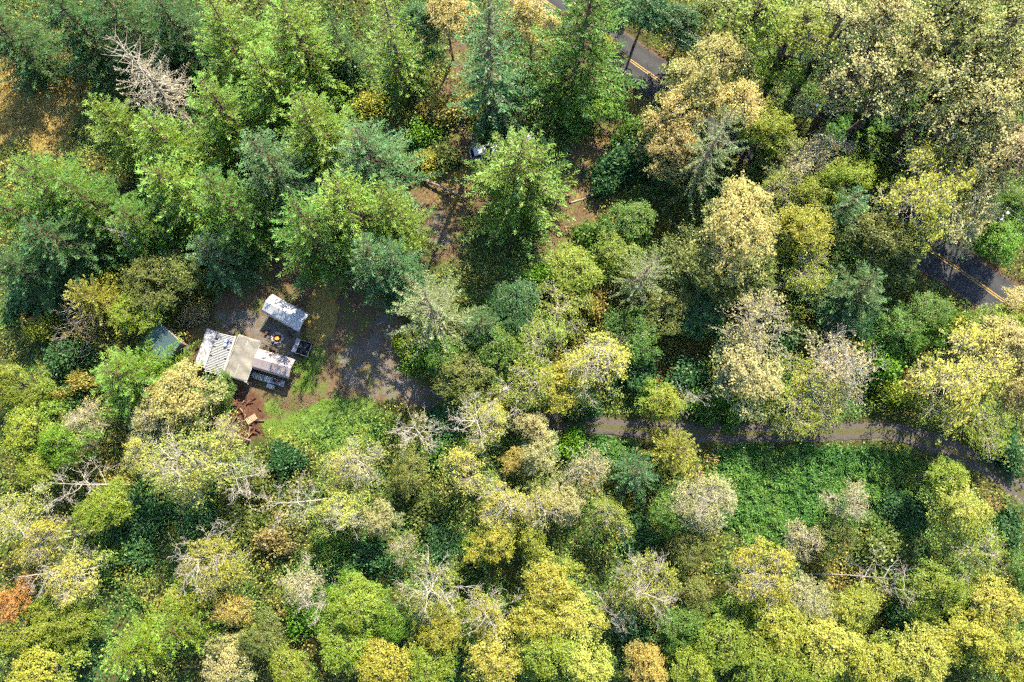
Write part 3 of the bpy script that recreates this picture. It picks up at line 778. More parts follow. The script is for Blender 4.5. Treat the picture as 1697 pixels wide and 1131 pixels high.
# ------------------------------------------------------------------ the trees, one row each: kind, photo x, photo y, radius, height, tint, label
TREES = [
 # firs of the upper left block
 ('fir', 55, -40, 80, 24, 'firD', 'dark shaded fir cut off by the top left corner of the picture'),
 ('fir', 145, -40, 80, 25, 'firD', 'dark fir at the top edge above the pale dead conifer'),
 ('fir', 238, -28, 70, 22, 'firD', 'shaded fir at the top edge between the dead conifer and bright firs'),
 ('fir', 345, 2, 88, 25, 'firL', 'bright fir at the top edge, leftmost of the sunlit top row'),
 ('fir', 458, -5, 88, 26, 'firL', 'bright fir at the top edge with long tips reaching right over dark ground'),
 ('fir', 412, 82, 84, 24, 'firL', 'sunlit fir in second row below the top edge, above the bluish fir'),
 ('fir', 150, 168, 68, 22, 'firL', 'fir with pointed tips beside the yellow grass meadow'),
 ('fir', 222, 192, 78, 24, 'firL', 'broad fir directly below the pale dead conifer'),
 ('fir', 335, 135, 82, 24, 'firL', 'sunlit fir just right of the pale dead conifer'),
 ('fir', 492, 160, 84, 25, 'firL', 'sunlit fir left of the dark gap below the top edge'),
 ('fir', 590, 205, 88, 25, 'firB', 'pale green fir at the right side of the big fir block'),
 ('fir', 412, 222, 80, 27, 'firB', 'bluish fir in the middle of the big fir block'),
 ('fir', 255, 268, 88, 24, 'firL', 'olive green fir in the left part of the big fir block'),
 ('fir', 335, 290, 82, 27, 'fir', 'fir between the olive fir and the bluish fir'),
 ('fir', 552, 288, 92, 30, 'firL', 'large bright fir above the trunk shadows of the yard'),
 ('fir', 478, 335, 84, 28, 'fir', 'lowest fir of the big block, tips over the dark yard corner'),
 ('fir', 25, 268, 82, 24, 'fir', 'fir at the left edge below the yellow meadow'),
 ('fir', 108, 312, 74, 20, 'fir', 'fir second from the left edge, left of the olive fir'),
 ('fir', 48, 372, 78, 20, 'firD', 'dark fir at the left edge above the yellow green cedar'),
 ('fir', 192, 345, 72, 18, 'fir', 'fir above the small grey dead branches in the dark hollow'),
 ('fir', 632, 310, 64, 26, 'firL', 'narrow fir on the right rim of the fir block beside the brown ground'),
 ('fir', 325, 402, 72, 12, 'firB', 'grey green low conifer in the shade left of the yard corner'),
 ('fir', 592, 392, 64, 27, 'firB', 'fir at the top of the yard right of the tan strip'),
 ('spruce', 625, -22, 68, 23, 'firL', 'slim ragged conifer with brown lower branches right of the dark gap'),
 ('spruce', 800, -50, 84, 31, 'firB', 'tall dark bluish spruce with drooping branches above the parked vehicles'),
 ('fir', 985, -62, 104, 38, 'fir', 'dense dark green fir left of the upper stretch of asphalt road'),
 ('fir', 862, 242, 104, 25, 'firL', 'big star shaped fir standing alone over the parked silver car'),
 ('openspruce', 702, 482, 94, 20, 'pale', 'sparse spruce with pale ribbed branches right of the yard'),
 ('openspruce', 1212, 190, 78, 22, 'pale', 'pale grey green sparse spruce in front of the big golden tree'),
 ('openspruce', 1086, 424, 66, 17, 'pale', 'pale drooping spruce left of the round golden tree'),
 ('cedar', 1137, 742, 54, 12, 'firY', 'bright yellow green young conifer overhanging the gravel track'),
 ('cedar', 1066, 782, 54, 11, 'firB', 'bluish young conifer below the gravel track beside the yellow green one'),
 ('fir', 176, 612, 86, 17, 'firL', 'spreading fir leaning over the teal roofed shed'),
 ('cedar', 115, 478, 52, 11, 'firY', 'yellow green feathery conifer above the bare grey shrub'),
 ('fir', 1430, 315, 60, 18, 'firB', 'bluish green conifer left of the wide olive tree by the road'),
 ('fir', 1452, 468, 86, 13, 'firD', 'dark deeply shaded conifer left of the lower stretch of road'),
 ('cedar', 272, 1052, 78, 13, 'firV', 'fresh green conifer near the bottom edge left of the orange tree'),
 ('cedar', 180, 1098, 66, 12, 'firV', 'fresh green conifer touching the bottom edge at lower left'),
 ('fir', 636, 398, 52, 26, 'firB', 'slim bluish fir at the upper right rim of the yard'),
 ('fir', 795, 528, 58, 12, 'firD', 'dark green conifer right of the sparse spruce'),
 ('deadfir', 186, 62, 76, 22, 'dry', 'pale dead conifer with bare top and tan twigs at upper left'),
 ('fir', -40, 10, 70, 20, 'firD', 'dark fir cut off by the left edge above the yellow meadow'),
 ('fir', 545, 20, 40, 14, 'firD', 'small dark fir at the top edge in the gap'),
 ('fir', -28, 318, 70, 22, 'fir', 'fir cut by the left edge, level with the olive green fir'),
 ('fir', -15, 425, 66, 19, 'firD', 'dark fir cut by the left edge above the shaded shrub'),
 # leafy trees, top
 ('maple', 1016, 22, 36, 9, 'dgr', 'dark green tree at the top edge overhanging the upper road'),
 ('maple', 1300, 262, 46, 10, 'olv', 'olive tree hiding the road right of the pale spruce'),
 ('maple', 1362, 322, 44, 10, 'ygr', 'yellow green tree left of the bluish green conifer'),
 ('tall', 1670, 108, 56, 23, 'yelL', 'yellow green tree at the right edge just below the corner'),
 ('tall', 1600, 62, 52, 22, 'yelL', 'yellow tree inward from the top right corner'),
 ('maple', 742, 28, 46, 14, 'gold', 'golden tree at the top edge left of the tall bluish spruce'),
 ('maple', 880, 45, 44, 14, 'gold', 'golden brown tree between the tall bluish spruce and dense fir'),
 ('maple', 697, 45, 42, 11, 'dgr', 'dark green leafy tree left of the golden tree at top edge'),
 ('shrub', 727, 178, 44, 5, 'org', 'orange yellow shrub beside the brown backyard strip'),
 ('shrub', 702, 212, 36, 4, 'vgr', 'vivid green shrub at the foot of the orange yellow shrub'),
 ('shrub', 612, 172, 32, 4, 'yel', 'yellow shrub under the slim ragged conifer'),
 ('shrub', 566, 118, 36, 4, 'dgr', 'dark green shrub in the gap between the fir block and slim conifer'),
 ('shrub', 660, 95, 34, 4, 'dgr', 'dark green shrub right of the slim ragged conifer'),
 ('shrub', 702, 262, 30, 3, 'yel', 'yellow shrub left end of the fallen log'),
 ('shrub', 740, 255, 30, 3, 'olv', 'olive shrub between fallen log and silver car'),
 ('maple', 1004, 86, 24, 8, 'yel', 'small vivid yellow tree at the left edge of the upper road'),
 ('maple', 985, 175, 42, 9, 'vgr', 'vivid green tree below the small yellow tree near the road'),
 ('maple', 1180, 122, 74, 15, 'gold', 'big pale golden tree beside the upper road, top part of its clump'),
 ('maple', 1130, 188, 54, 13, 'gold', 'golden tree left in the clump below the upper road'),
 ('maple', 1110, 242, 52, 12, 'brn', 'brown gold tree low in the clump left of the pale spruce'),
 ('maple', 1215, 178, 48, 14, 'gold', 'golden tree right in the clump behind the pale spruce tip'),
 ('maple', 1268, 212, 48, 12, 'ygr', 'yellow green tree right of the pale grey green spruce'),
 ('thin', 1320, 272, 44, 11, 'tan', 'twiggy tan tree below the utility pole'),
 ('thin', 1378, 248, 40, 11, 'tan', 'twiggy tan tree at the left rim of the dark green thicket'),
 ('alder', 1300, 322, 46, 11, 'ygr', 'thin yellow green tree above the vivid yellow tree'),
 ('maple', 1228, 382, 84, 16, 'gold', 'big round pale golden tree in the middle right'),
 ('maple', 1162, 432, 62, 12, 'olv', 'olive tree tucked under left side of the round golden tree'),
 ('maple', 1232, 452, 58, 11, 'olv', 'olive green tree just below the round golden tree'),
 ('maple', 1330, 378, 52, 13, 'yel', 'vivid yellow green tree right of the round golden tree'),
 ('alder', 1325, 452, 48, 11, 'ygr', 'yellow green tree below the vivid yellow green one'),
 ('maple', 1400, 292, 42, 12, 'ygr', 'bright yellow green tree under the dark thicket, left of the olive tree'),
 ('alder', 1530, 318, 88, 15, 'yel', 'wide tree of yellow olive foliage above the lower road'),
 ('alder', 1598, 345, 58, 14, 'tan', 'tan tree with bent branches hanging over the lower road'),
 ('maple', 1468, 398, 60, 12, 'olv', 'olive tree between the bluish conifer and the lower road'),
 # tall stand in the upper right corner
 ('tall', 1245, 32, 58, 19, 'ygr', 'grey green tree at the top edge, leftmost of the tall stand'),
 ('tall', 1320, 58, 56, 20, 'ygr', 'olive tree second from left in the tall stand at top right'),
 ('tall', 1392, 42, 58, 22, 'tanL', 'tan tree at the top edge with slanting dark trunk, third from left'),
 ('tall', 1430, 112, 60, 21, 'tanL', 'tan tree in the lower row of the tall stand above the dark thicket'),
 ('tall', 1470, 40, 58, 23, 'tanL', 'pale tan tree at the top edge in the middle of the tall stand'),
 ('tall', 1398, 152, 46, 16, 'tan', 'brownish tree at the lower left of the tall stand'),
 ('tall', 1528, 82, 58, 23, 'yelL', 'yellowish tree with long dark trunk in the tall stand'),
 ('tall', 1488, 138, 52, 19, 'tan', 'brown leaved tree right above the dark thicket'),
 ('tall', 1572, 22, 56, 24, 'yelL', 'yellow green tree at the top edge right of the middle of the stand'),
 ('tall', 1642, 72, 60, 24, 'yelL', 'yellow green tree near the top right corner'),
 ('tall', 1585, 135, 56, 22, 'tanL', 'tan tree in the centre of the stand at upper right'),
 ('tall', 1690, 25, 50, 24, 'yelL', 'yellow tree in the very top right corner'),
 ('tall', 1640, 165, 56, 21, 'tanL', 'tan tree inward from the right edge in the tall stand'),
 ('tall', 1696, 150, 50, 22, 'tanL', 'pale tree at the right edge second below the corner'),
 ('tall', 1570, 205, 52, 18, 'tanL', 'tan tree right of the dark thicket, low in the stand'),
 ('tall', 1632, 242, 56, 19, 'tanL', 'pale tan tree at the lower right of the tall stand'),
 ('tall', 1692, 252, 50, 19, 'pnk', 'pinkish pale tree at the right edge above the second pole'),
 ('tall', 1625, 300, 46, 15, 'tan', 'brown leaved tree just behind the wide olive tree'),
 ('maple', 1292, 112, 40, 10, 'vgr', 'bright green tree between the big golden tree and the tall stand'),
 ('maple', 1352, 112, 36, 9, 'dgr', 'dark shaded tree behind the utility pole'),
 ('maple', 1662, 398, 38, 8, 'vgr', 'bright green tree at the right end of the lower road'),
 ('maple', 1690, 345, 36, 9, 'grn', 'green tree at the right edge behind the second utility pole'),
 ('maple', 1068, 18, 46, 12, 'dgr', 'dark green tree at the top edge right of the upper road'),
 ('maple', 1130, 48, 44, 11, 'dgr', 'dark green tree on the far verge of the upper road'),
 ('maple', 1188, 30, 46, 11, 'olv', 'brownish olive tree under the wires at the top edge'),
 ('shrub', 1035, 262, 46, 5, 'dgr', 'dark green shrub left of the brown gold tree'),
 ('shrub', 1010, 292, 36, 4, 'dgr', 'dark green shrub above the thin pole on the brown ground'),
 ('shrub', 1048, 218, 34, 4, 'grn', 'green shrub beside the brown path from the road'),
 # middle
 ('maple', 1050, 368, 42, 7, 'grn', 'green tree above the drooping pale spruce'),
 ('shrub', 992, 388, 36, 5, 'grn', 'round green shrub right of the brown path'),
 ('maple', 1022, 420, 40, 7, 'ygr', 'yellow green bushy tree left of the drooping pale spruce'),
 ('maple', 948, 450, 46, 8, 'ygr', 'bushy yellow green tree right of the star shaped fir foot'),
 ('alder', 928, 508, 52, 9, 'ygr', 'thin yellow green tree below the star shaped fir'),
 ('shrub', 985, 500, 34, 5, 'org', 'orange shrub left below the drooping pale spruce'),
 ('shrub', 898, 462, 36, 4, 'vgr', 'bright green shrub at the foot of the star shaped fir'),
 ('maple', 852, 508, 44, 8, 'dgr', 'dark green tree below the star shaped fir, left one'),
 ('maple', 1110, 505, 46, 8, 'olv', 'olive bushy tree right below the drooping pale spruce'),
 ('maple', 1165, 520, 42, 8, 'dgr', 'dark green tree left above the pale tan tree'),
 ('alder', 905, 572, 58, 10, 'ygr', 'yellow green tree left above the bare forked tree'),
 ('alder', 875, 635, 52, 10, 'ygr', 'yellow green tree above the left end of the gravel track'),
 ('maple', 930, 638, 46, 9, 'yel', 'yellow tree right above the left end of the gravel track'),
 ('alder', 995, 612, 56, 11, 'lem', 'pale yellow tree crowned by the bare forked branches'),
 ('maple', 1048, 560, 46, 7, 'grn', 'green bushy tree right of the bare forked tree'),
 ('shrub', 1060, 625, 44, 4, 'dgr', 'dark green shrub between bare forked tree and small round tree'),
 ('maple', 1098, 668, 35, 8, 'ygr', 'small round yellow green tree above the gravel track'),
 ('shrub', 1175, 665, 38, 4, 'grn', 'green shrub right of the small round tree above the track'),
 ('maple', 772, 622, 52, 8, 'olv', 'olive tree with orange patches right of the yard'),
 ('maple', 740, 588, 36, 7, 'grn', 'green tree at the foot of the sparse ribbed spruce'),
 ('maple', 822, 575, 48, 8, 'grn', 'green tree between the sparse ribbed spruce and yellow green trees'),
 ('shrub', 825, 655, 38, 4, 'org', 'orange tinged shrub above the left end of the track'),
 ('shrub', 672, 578, 24, 3, 'ygr', 'yellow green shrub on the right rim of the yard'),
 ('shrub', 742, 702, 42, 4, 'dgr', 'dark green shrub below the yard exit of the track'),
 ('thin', 1258, 545, 66, 12, 'tan', 'pale tan tree with fine twigs, upper of two'),
 ('maple', 1242, 612, 62, 10, 'tan', 'pale tan tree above the track, lower of two'),
 ('alder', 1335, 662, 66, 9, 'yel', 'yellow tree hanging over the gravel track'),
 ('thin', 1382, 605, 62, 10, 'tan', 'twiggy grey tan tree with white bare branch ends above the track'),
 ('shrub', 1290, 560, 40, 5, 'dgr', 'dark green shrub between the tan trees and the twiggy one'),
 ('shrub', 1470, 600, 42, 5, 'vgr', 'bright green shrub between the twiggy tree and the wide yellow tree'),
 ('shrub', 1482, 650, 36, 4, 'ygr', 'yellow green shrub above the bend of the gravel track'),
 ('alder', 1592, 618, 86, 13, 'lem', 'wide lemon yellow tree above the bend of the gravel track'),
 ('alder', 1622, 690, 60, 11, 'ygr', 'yellow green tree leaning over the bend of the track'),
 ('maple', 1660, 572, 50, 12, 'tan', 'tan tree near the right edge above the wide lemon tree'),
 ('maple', 1688, 640, 46, 11, 'brn', 'brown tan tree at the right edge beside the wide lemon tree'),
 ('maple', 1660, 548, 46, 9, 'ygr', 'yellow green tree below the lower end of the road'),
 ('maple', 1540, 520, 44, 7, 'grn', 'green bushy tree below the lower road, near its left end'),
 ('maple', 1502, 545, 42, 7, 'grn', 'green bushy tree right below the dark shaded conifer'),
 ('shrub', 1588, 536, 34, 5, 'ygr', 'yellow green shrub at the lower road edge'),
 ('maple', 1690, 505, 34, 8, 'tan', 'tan tree cut by the right edge below the road'),
 ('shrub', 1672, 742, 40, 4, 'dgr', 'dark green shrub at the right edge above the track'),
 ('maple', 1408, 520, 44, 7, 'dgr', 'dark green tree left below the dark shaded conifer'),
 # left middle
 ('maple', 252, 470, 52, 9, 'olv', 'olive tree left of the yard above the teal shed'),
 ('maple', 302, 452, 36, 8, 'olv', 'olive tree touching the upper left rim of the yard'),
 ('maple', 228, 512, 40, 8, 'ygr', 'yellow green tree just left above the teal shed'),
 ('shrub', 180, 468, 30, 4, 'yel', 'yellow shrub right of the feathery yellow green conifer'),
 ('shrub', 65, 545, 30, 5, 'yel', 'vivid yellow shrub left of the bare grey shrub'),
 ('shrub', 365, 342, 34, 6, 'vgr', 'vivid green shrub showing through the firs above the yard'),
 ('shrub', 408, 385, 34, 5, 'olv', 'olive shrub in the shade at the upper left of the yard'),
 ('shrub', 102, 290, 26, 9, 'yel', 'yellowish bush between the firs below the meadow'),
 ('shrub', 318, 520, 26, 2, 'pnk', 'pinkish brown dry brush beside the teal shed'),
 ('shrub', 332, 508, 18, 2, 'brn', 'small brown dry brush at the left rim of the yard'),
 ('barebush', 142, 530, 48, 6, 'dry', 'bare grey tangled shrub left of the teal shed'),
 ('bare', 192, 382, 26, 9, 'dry', 'small grey dead tree in the dark hollow under the firs'),
 ('shrub', 35, 480, 44, 4, 'dgr', 'dark green shrub at the left edge below the dark fir'),
 ('shrub', 100, 590, 42, 4, 'dgr', 'dark green shrub left of the spreading fir'),
 ('maple', 28, 640, 42, 8, 'ygr', 'yellow green tree at the left edge left of the spreading fir'),
 ('shrub', 130, 634, 26, 5, 'org', 'orange shrub under the left side of the spreading fir'),
 ('shrub', 84, 662, 22, 4, 'org', 'small orange shrub nearest the left edge'),
 ('maple', 42, 712, 56, 9, 'ygr', 'yellow green tree at the left edge above the white dead branches'),
 ('maple', 108, 735, 50, 9, 'vgr', 'rounded green tree above the white dead branches at left'),
 ('maple', 62, 775, 44, 8, 'ygr', 'lime tree at the left edge beside the white dead branches'),
 ('thin', 142, 698, 36, 9, 'tan', 'small tan twiggy tree below the spreading fir'),
 ('maple', 298, 660, 56, 10, 'gold', 'golden tree directly below left of the long slatted roof'),
 ('alder', 248, 698, 42, 9, 'tan', 'tan tree left below the golden tree'),
 ('maple', 362, 652, 28, 5, 'grn', 'small grey green tree at the lower end of the slatted roof'),
 ('alder', 318, 772, 90, 14, 'lem', 'big bright lemon tree with white branches below the golden tree'),
 ('thin', 372, 722, 48, 12, 'lem', 'twiggy lemon tree beside the red brown wood heap'),
 ('alder', 238, 752, 42, 12, 'lem', 'lemon tree at the left flank of the big bright lemon tree'),
 # lower left
 ('maple', 172, 838, 56, 9, 'ygr', 'green yellow tree right of the white dead branches at left'),
 ('alder', 32, 858, 58, 11, 'lem', 'bright yellow tree at the left edge below the white dead branches'),
 ('alder', 85, 895, 54, 11, 'yel', 'yellow tree above the thick white snag at lower left'),
 ('alder', 122, 960, 52, 10, 'lem', 'bright yellow tree behind the thick white snag at lower left'),
 ('maple', 24, 992, 42, 9, 'red', 'red orange tree at the left edge'),
 ('maple', 40, 1050, 54, 9, 'ygr', 'yellow green tree at the left edge below the red orange one'),
 ('maple', 60, 1112, 60, 9, 'yel', 'yellow tree in the bottom left corner'),
 ('maple', 112, 1040, 48, 8, 'ygr', 'lime tree right of the red orange tree near the corner'),
 ('shrub', 178, 925, 34, 4, 'grn', 'green shrub in the dark hollow right of the white snag'),
 ('shrub', 240, 852, 46, 3, 'dgr', 'dark green shrub in the shade below the big lemon tree'),
 ('shrub', 205, 905, 44, 3, 'dgr', 'dark green shrub in the hollow left of the white spiky tree'),
 ('shrub', 260, 800, 30, 3, 'dgr', 'dark shaded shrub under left edge of the big lemon tree'),
 ('alder', 352, 945, 72, 11, 'yel', 'yellow tree around the white spiky dead crown at lower left'),
 ('maple', 385, 1006, 40, 8, 'org', 'orange tree below the white spiky dead crown'),
 ('maple', 300, 1000, 40, 8, 'ygr', 'lime tree left of the orange tree, above fresh green conifers'),
 ('shrub', 468, 762, 34, 4, 'dgr', 'dark green bush below the left end of the lawn'),
 ('shrub', 420, 800, 40, 4, 'olv', 'olive shrub between big lemon tree and leaning white snag'),
 ('shrub', 400, 870, 44, 3, 'olv', 'olive shrub above the orange tree at lower left'),
 ('alder', 575, 772, 56, 11, 'lem', 'pale yellow tree with white branch ends below the lawn'),
 ('alder', 562, 852, 52, 10, 'lem', 'pale yellow tree below the one under the lawn'),
 ('maple', 628, 858, 38, 8, 'tan', 'tan tree right of the paired pale yellow trees'),
 ('shrub', 452, 898, 36, 4, 'brn', 'brown shrub right of the white spiky dead crown'),
 ('thin', 500, 962, 44, 8, 'tan', 'tan twiggy tree above the pale stump-topped snag'),
 ('shrub', 540, 915, 34, 3, 'grn', 'green shrub below the lower pale yellow tree'),
 ('shrub', 615, 925, 38, 3, 'dgr', 'dark shaded shrub under the tan tree at lower middle'),
 ('maple', 595, 1000, 64, 10, 'ygr', 'yellow green tree right of the stump-topped snag'),
 ('maple', 572, 1062, 54, 9, 'ygr', 'yellow green tree near the bottom edge under the snag'),
 ('maple', 432, 1052, 44, 8, 'olv', 'olive yellow tree right below the orange tree'),
 ('maple', 372, 1100, 48, 8, 'tan', 'rounded tan tree at the bottom edge right of the fresh green conifers'),
 ('maple', 480, 1108, 46, 8, 'ygr', 'yellow green tree at the bottom edge right of the rounded tan tree'),
 ('shrub', 500, 1030, 34, 4, 'vgr', 'bright green shrub left of the tree under the snag'),
 # lower middle
 ('alder', 808, 702, 52, 11, 'lem', 'pale yellow tree with white top just below the track, left one'),
 ('alder', 778, 778, 54, 11, 'lem', 'pale yellow tree with white antler branches below the left track end'),
 ('alder', 835, 842, 52, 11, 'lem', 'pale yellow tree with bright white top in the lower middle'),
 ('maple', 815, 900, 50, 9, 'yel', 'yellow tree below the bright white topped tree'),
 ('maple', 680, 785, 44, 7, 'olv', 'olive tree below the grey leaning dead tree'),
 ('shrub', 702, 846, 42, 4, 'olv', 'dark olive shrub left of the bright white topped tree'),
 ('thin', 668, 908, 36, 7, 'ygr', 'small twiggy green tree below the dark olive shrub'),
 ('shrub', 735, 905, 40, 3, 'dgr', 'dark green shrub right of the small twiggy green tree'),
 ('alder', 712, 988, 60, 10, 'yel', 'yellow tree around a bare white crown near the bottom, left one'),
 ('maple', 735, 1040, 46, 8, 'yel', 'yellow tree below the left bare white crown'),
 ('alder', 812, 1022, 42, 10, 'yel', 'yellow tree under the dense white twig crown near bottom middle'),
 ('maple', 822, 1085, 60, 9, 'lem', 'lemon tree at the bottom edge in the middle'),
 ('maple', 640, 1108, 58, 9, 'yel', 'yellow tree at the bottom edge left of the middle'),
 ('maple', 712, 1105, 48, 8, 'ygr', 'yellow green tree at the bottom edge between two yellow ones'),
 ('maple', 645, 1030, 38, 7, 'vgr', 'green tree left of the bare white crown near the bottom'),
 ('shrub', 760, 945, 36, 4, 'olv', 'olive shrub right above the left bare white crown'),
 ('maple', 880, 708, 42, 9, 'tan', 'tan tree hiding the left end of the track'),
 ('maple', 894, 752, 44, 9, 'tan', 'tan tree below the left end of the track'),
 ('maple', 858, 760, 34, 7, 'org', 'orange tree left of the tan one below the track end'),
 ('shrub', 948, 738, 34, 4, 'vgr', 'vivid green shrub on the lower edge of the track'),
 ('thin', 970, 782, 52, 10, 'tan', 'tan twiggy tree left of the bluish young conifer'),
 ('maple', 935, 830, 46, 9, 'tan', 'tan tree lower left of the bluish young conifer'),
 ('alder', 1010, 856, 44, 9, 'ygr', 'yellow green tree under the bluish young conifer'),
 ('alder', 880, 835, 46, 10, 'lem', 'bright lemon tree right of the white topped tree'),
 ('maple', 880, 890, 36, 8, 'yel', 'yellow tree right of the tree below the white top'),
 ('alder', 1170, 832, 64, 11, 'tan', 'pale cream tree with twiggy rim below the young conifers'),
 ('maple', 1112, 850, 48, 8, 'grn', 'green tree left of the pale cream tree'),
 ('maple', 1148, 912, 42, 8, 'olv', 'olive orange tree below the pale cream tree'),
 ('shrub', 1060, 885, 40, 3, 'dgr', 'dark green shrub between yellow green tree and olive orange tree'),
 ('thin', 1412, 828, 46, 10, 'tan', 'pale twiggy round tree standing in the bramble clearing'),
 ('thin', 1328, 895, 44, 9, 'tan', 'pale tan twiggy tree at the lower rim of the bramble clearing'),
 ('maple', 1388, 888, 40, 7, 'olv', 'olive tree below the pale twiggy round tree'),
 ('alder', 1258, 950, 76, 11, 'yel', 'wide pale yellow tree below the bramble clearing'),
 ('alder', 1072, 972, 66, 11, 'yel', 'yellow tree around the large bare white crown in lower middle'),
 ('maple', 908, 965, 60, 10, 'yel', 'broad yellow tree left of the large bare white crown'),
 ('maple', 952, 1022, 56, 9, 'lem', 'lemon tree left of the tilted short snag'),
 ('maple', 885, 1030, 46, 9, 'yel', 'yellow tree right of the dense white twig crown'),
 ('maple', 902, 1085, 56, 9, 'ygr', 'yellow green tree at the bottom edge just right of the middle'),
 ('maple', 972, 1098, 54, 9, 'lem', 'lemon tree at the bottom edge below the tilted short snag'),
 ('shrub', 1052, 1055, 44, 3, 'dgr', 'dark green shrub under the tilted short snag'),
 ('maple', 1068, 1108, 46, 8, 'org', 'orange yellow tree at the bottom edge'),
 ('maple', 1128, 1042, 46, 8, 'grn', 'green tree right of the tilted short snag'),
 ('maple', 1150, 985, 40, 8, 'olv', 'olive tree between the large white crown and the wide pale yellow tree'),
 ('maple', 1195, 1062, 62, 9, 'ygr', 'yellow green tree below the wide pale yellow tree'),
 ('maple', 1150, 1112, 46, 8, 'ygr', 'lime tree at the bottom edge right of the orange yellow one'),
 ('maple', 1292, 1040, 60, 9, 'yel', 'yellow tree lower right of the wide pale yellow tree'),
 ('maple', 1262, 1105, 56, 9, 'ygr', 'yellow green tree at the bottom edge under the wide pale one'),
 # lower right
 ('maple', 1368, 1066, 60, 9, 'lem', 'lemon tree second from the bottom edge left of the corner group'),
 ('maple', 1340, 1112, 48, 8, 'ygr', 'yellow green tree at the bottom edge left of the corner group'),
 ('alder', 1340, 990, 46, 9, 'tan', 'thin tan tree left of the long horizontal snag'),
 ('maple', 1415, 1012, 46, 9, 'yel', 'yellow tree below the left end of the long horizontal snag'),
 ('maple', 1548, 978, 54, 10, 'ygr', 'yellow green tree at the right end of the long horizontal snag'),
 ('maple', 1448, 1100, 56, 9, 'yel', 'yellow tree at the bottom edge in the right third'),
 ('maple', 1588, 842, 60, 11, 'lem', 'bright lemon tree below the track bend at right'),
 ('maple', 1562, 790, 44, 9, 'ygr', 'yellow green tree touching the track bend from below'),
 ('alder', 1625, 912, 60, 10, 'ygr', 'yellow green tree with pale twigs near the right edge'),
 ('maple', 1642, 1008, 62, 9, 'lem', 'lemon tree near the right edge in the lower corner'),
 ('maple', 1600, 1062, 60, 9, 'yel', 'yellow tree left inside the bottom right corner'),
 ('maple', 1522, 1085, 58, 9, 'lem', 'lemon tree at the bottom edge left of the corner yellow tree'),
 ('maple', 1670, 1098, 60, 9, 'yel', 'yellow tree in the bottom right corner'),
 ('shrub', 1458, 905, 44, 4, 'olv', 'dark olive shrub above the long horizontal snag'),
 ('shrub', 1500, 850, 44, 3, 'dgr', 'dark green shrub between the bramble clearing and the lemon tree'),
 ('shrub', 1675, 880, 40, 4, 'dgr', 'dark green shrub at the right edge below the track'),
 ('shrub', 1598, 1015, 32, 4, 'vgr', 'vivid green shrub between the two lemon trees at lower right'),
 ('shrub', 1500, 1035, 40, 3, 'dgr', 'dark green shrub below the long horizontal snag'),
 ('maple', 1690, 950, 44, 8, 'grn', 'green tree at the right edge above the corner lemon tree'),
 # undergrowth bushes that stand out
 ('shrub', 1215, 680, 34, 3, 'grn', 'green shrub above the middle of the gravel track'),
 ('shrub', 1140, 620, 42, 4, 'dgr', 'dark green shrub left of the lower pale tan tree'),
 ('shrub', 965, 672, 30, 3, 'dgr', 'dark green shrub on the upper edge of the track'),
 ('shrub', 700, 590, 34, 3, 'vgr', 'fresh green shrub below the sparse ribbed spruce'),
 ('shrub', 745, 745, 36, 3, 'grn', 'green shrub right of the grey leaning dead tree'),
 ('shrub', 330, 850, 34, 3, 'dgr', 'dark shaded shrub below the big lemon tree, right one'),
]
# bare trees: tip position, lean in degrees towards photo-right / photo-up
BARE = [
 (30, 962, 42, 12, (-30, -4), 'thick white snag with crooked limbs over the red orange tree'),
 (66, 800, 44, 12, (-24, 2), 'white dead tree with spread branches at the left edge'),
 (440, 838, 42, 12, (-30, -4), 'white dead tree leaning left below the big lemon tree'),
 (318, 935, 62, 12, (-6, 0), 'white spiky dead crown in the yellow tree at lower left'),
 (688, 700, 44, 10, (4, 14), 'grey leaning dead tree at the right end of the lawn'),
 (1000, 575, 48, 13, (4, 8), 'bare forked grey tree in the pale yellow tree above the track'),
 (1164, 655, 28, 10, (20, 8), 'short broken snag right of the small round tree above the track'),
 (790, 690, 50, 13, (0, 6), 'white bare crown in the pale yellow tree under the track end'),
 (592, 770, 44, 12, (4, 0), 'white bare crown in the pale yellow tree below the lawn'),
 (568, 870, 30, 11, (0, -2), 'small white bare crown in the lower pale yellow tree'),
 (845, 830, 44, 12, (2, 4), 'bright white bare top in the lower middle'),
 (708, 985, 50, 12, (0, -2), 'large white bare crown near the bottom, left of the middle'),
 (806, 1025, 40, 12, (2, -4), 'dense white twig crown near the bottom middle'),
 (498, 1005, 28, 10, (-26, 2), 'pale stump-topped snag pointing left at the lower middle'),
 (1072, 985, 60, 12, (4, 0), 'large bare white crown right of the lower middle'),
 (1034, 1038, 34, 10, (12, -14), 'tilted short snag with curled branches below the large white crown'),
 (1530, 964, 40, 13, (34, 4), 'long horizontal snag with curled branches at lower right'),
 (1290, 968, 46, 11, (10, 2), 'bare grey branches over the wide pale yellow tree'),
 (1180, 828, 48, 12, (4, 2), 'bare cream branches over the pale cream tree'),
 (1440, 605, 52, 13, (12, 6), 'spreading white bare crown above the right part of the track'),
 (1405, 545, 32, 11, (2, 10), 'small grey bare tree above the spreading white bare crown'),
 (12, 880, 36, 12, (-20, 4), 'dark limbed bare tree in the yellow tree at the left edge'),
 (905, 845, 34, 11, (6, 4), 'bare white branch fan in the bright lemon tree'),
 (270, 755, 52, 13, (-12, 4), 'white bare boughs in the left half of the big lemon tree'),
 (385, 790, 42, 12, (6, 0), 'white bare boughs in the right half of the big lemon tree'),
]
for row in TREES:
    plant(*row)
for px, py, r, h, lean, label in BARE:
    plant('bare', px, py, r, h, 'dry', label, lean)
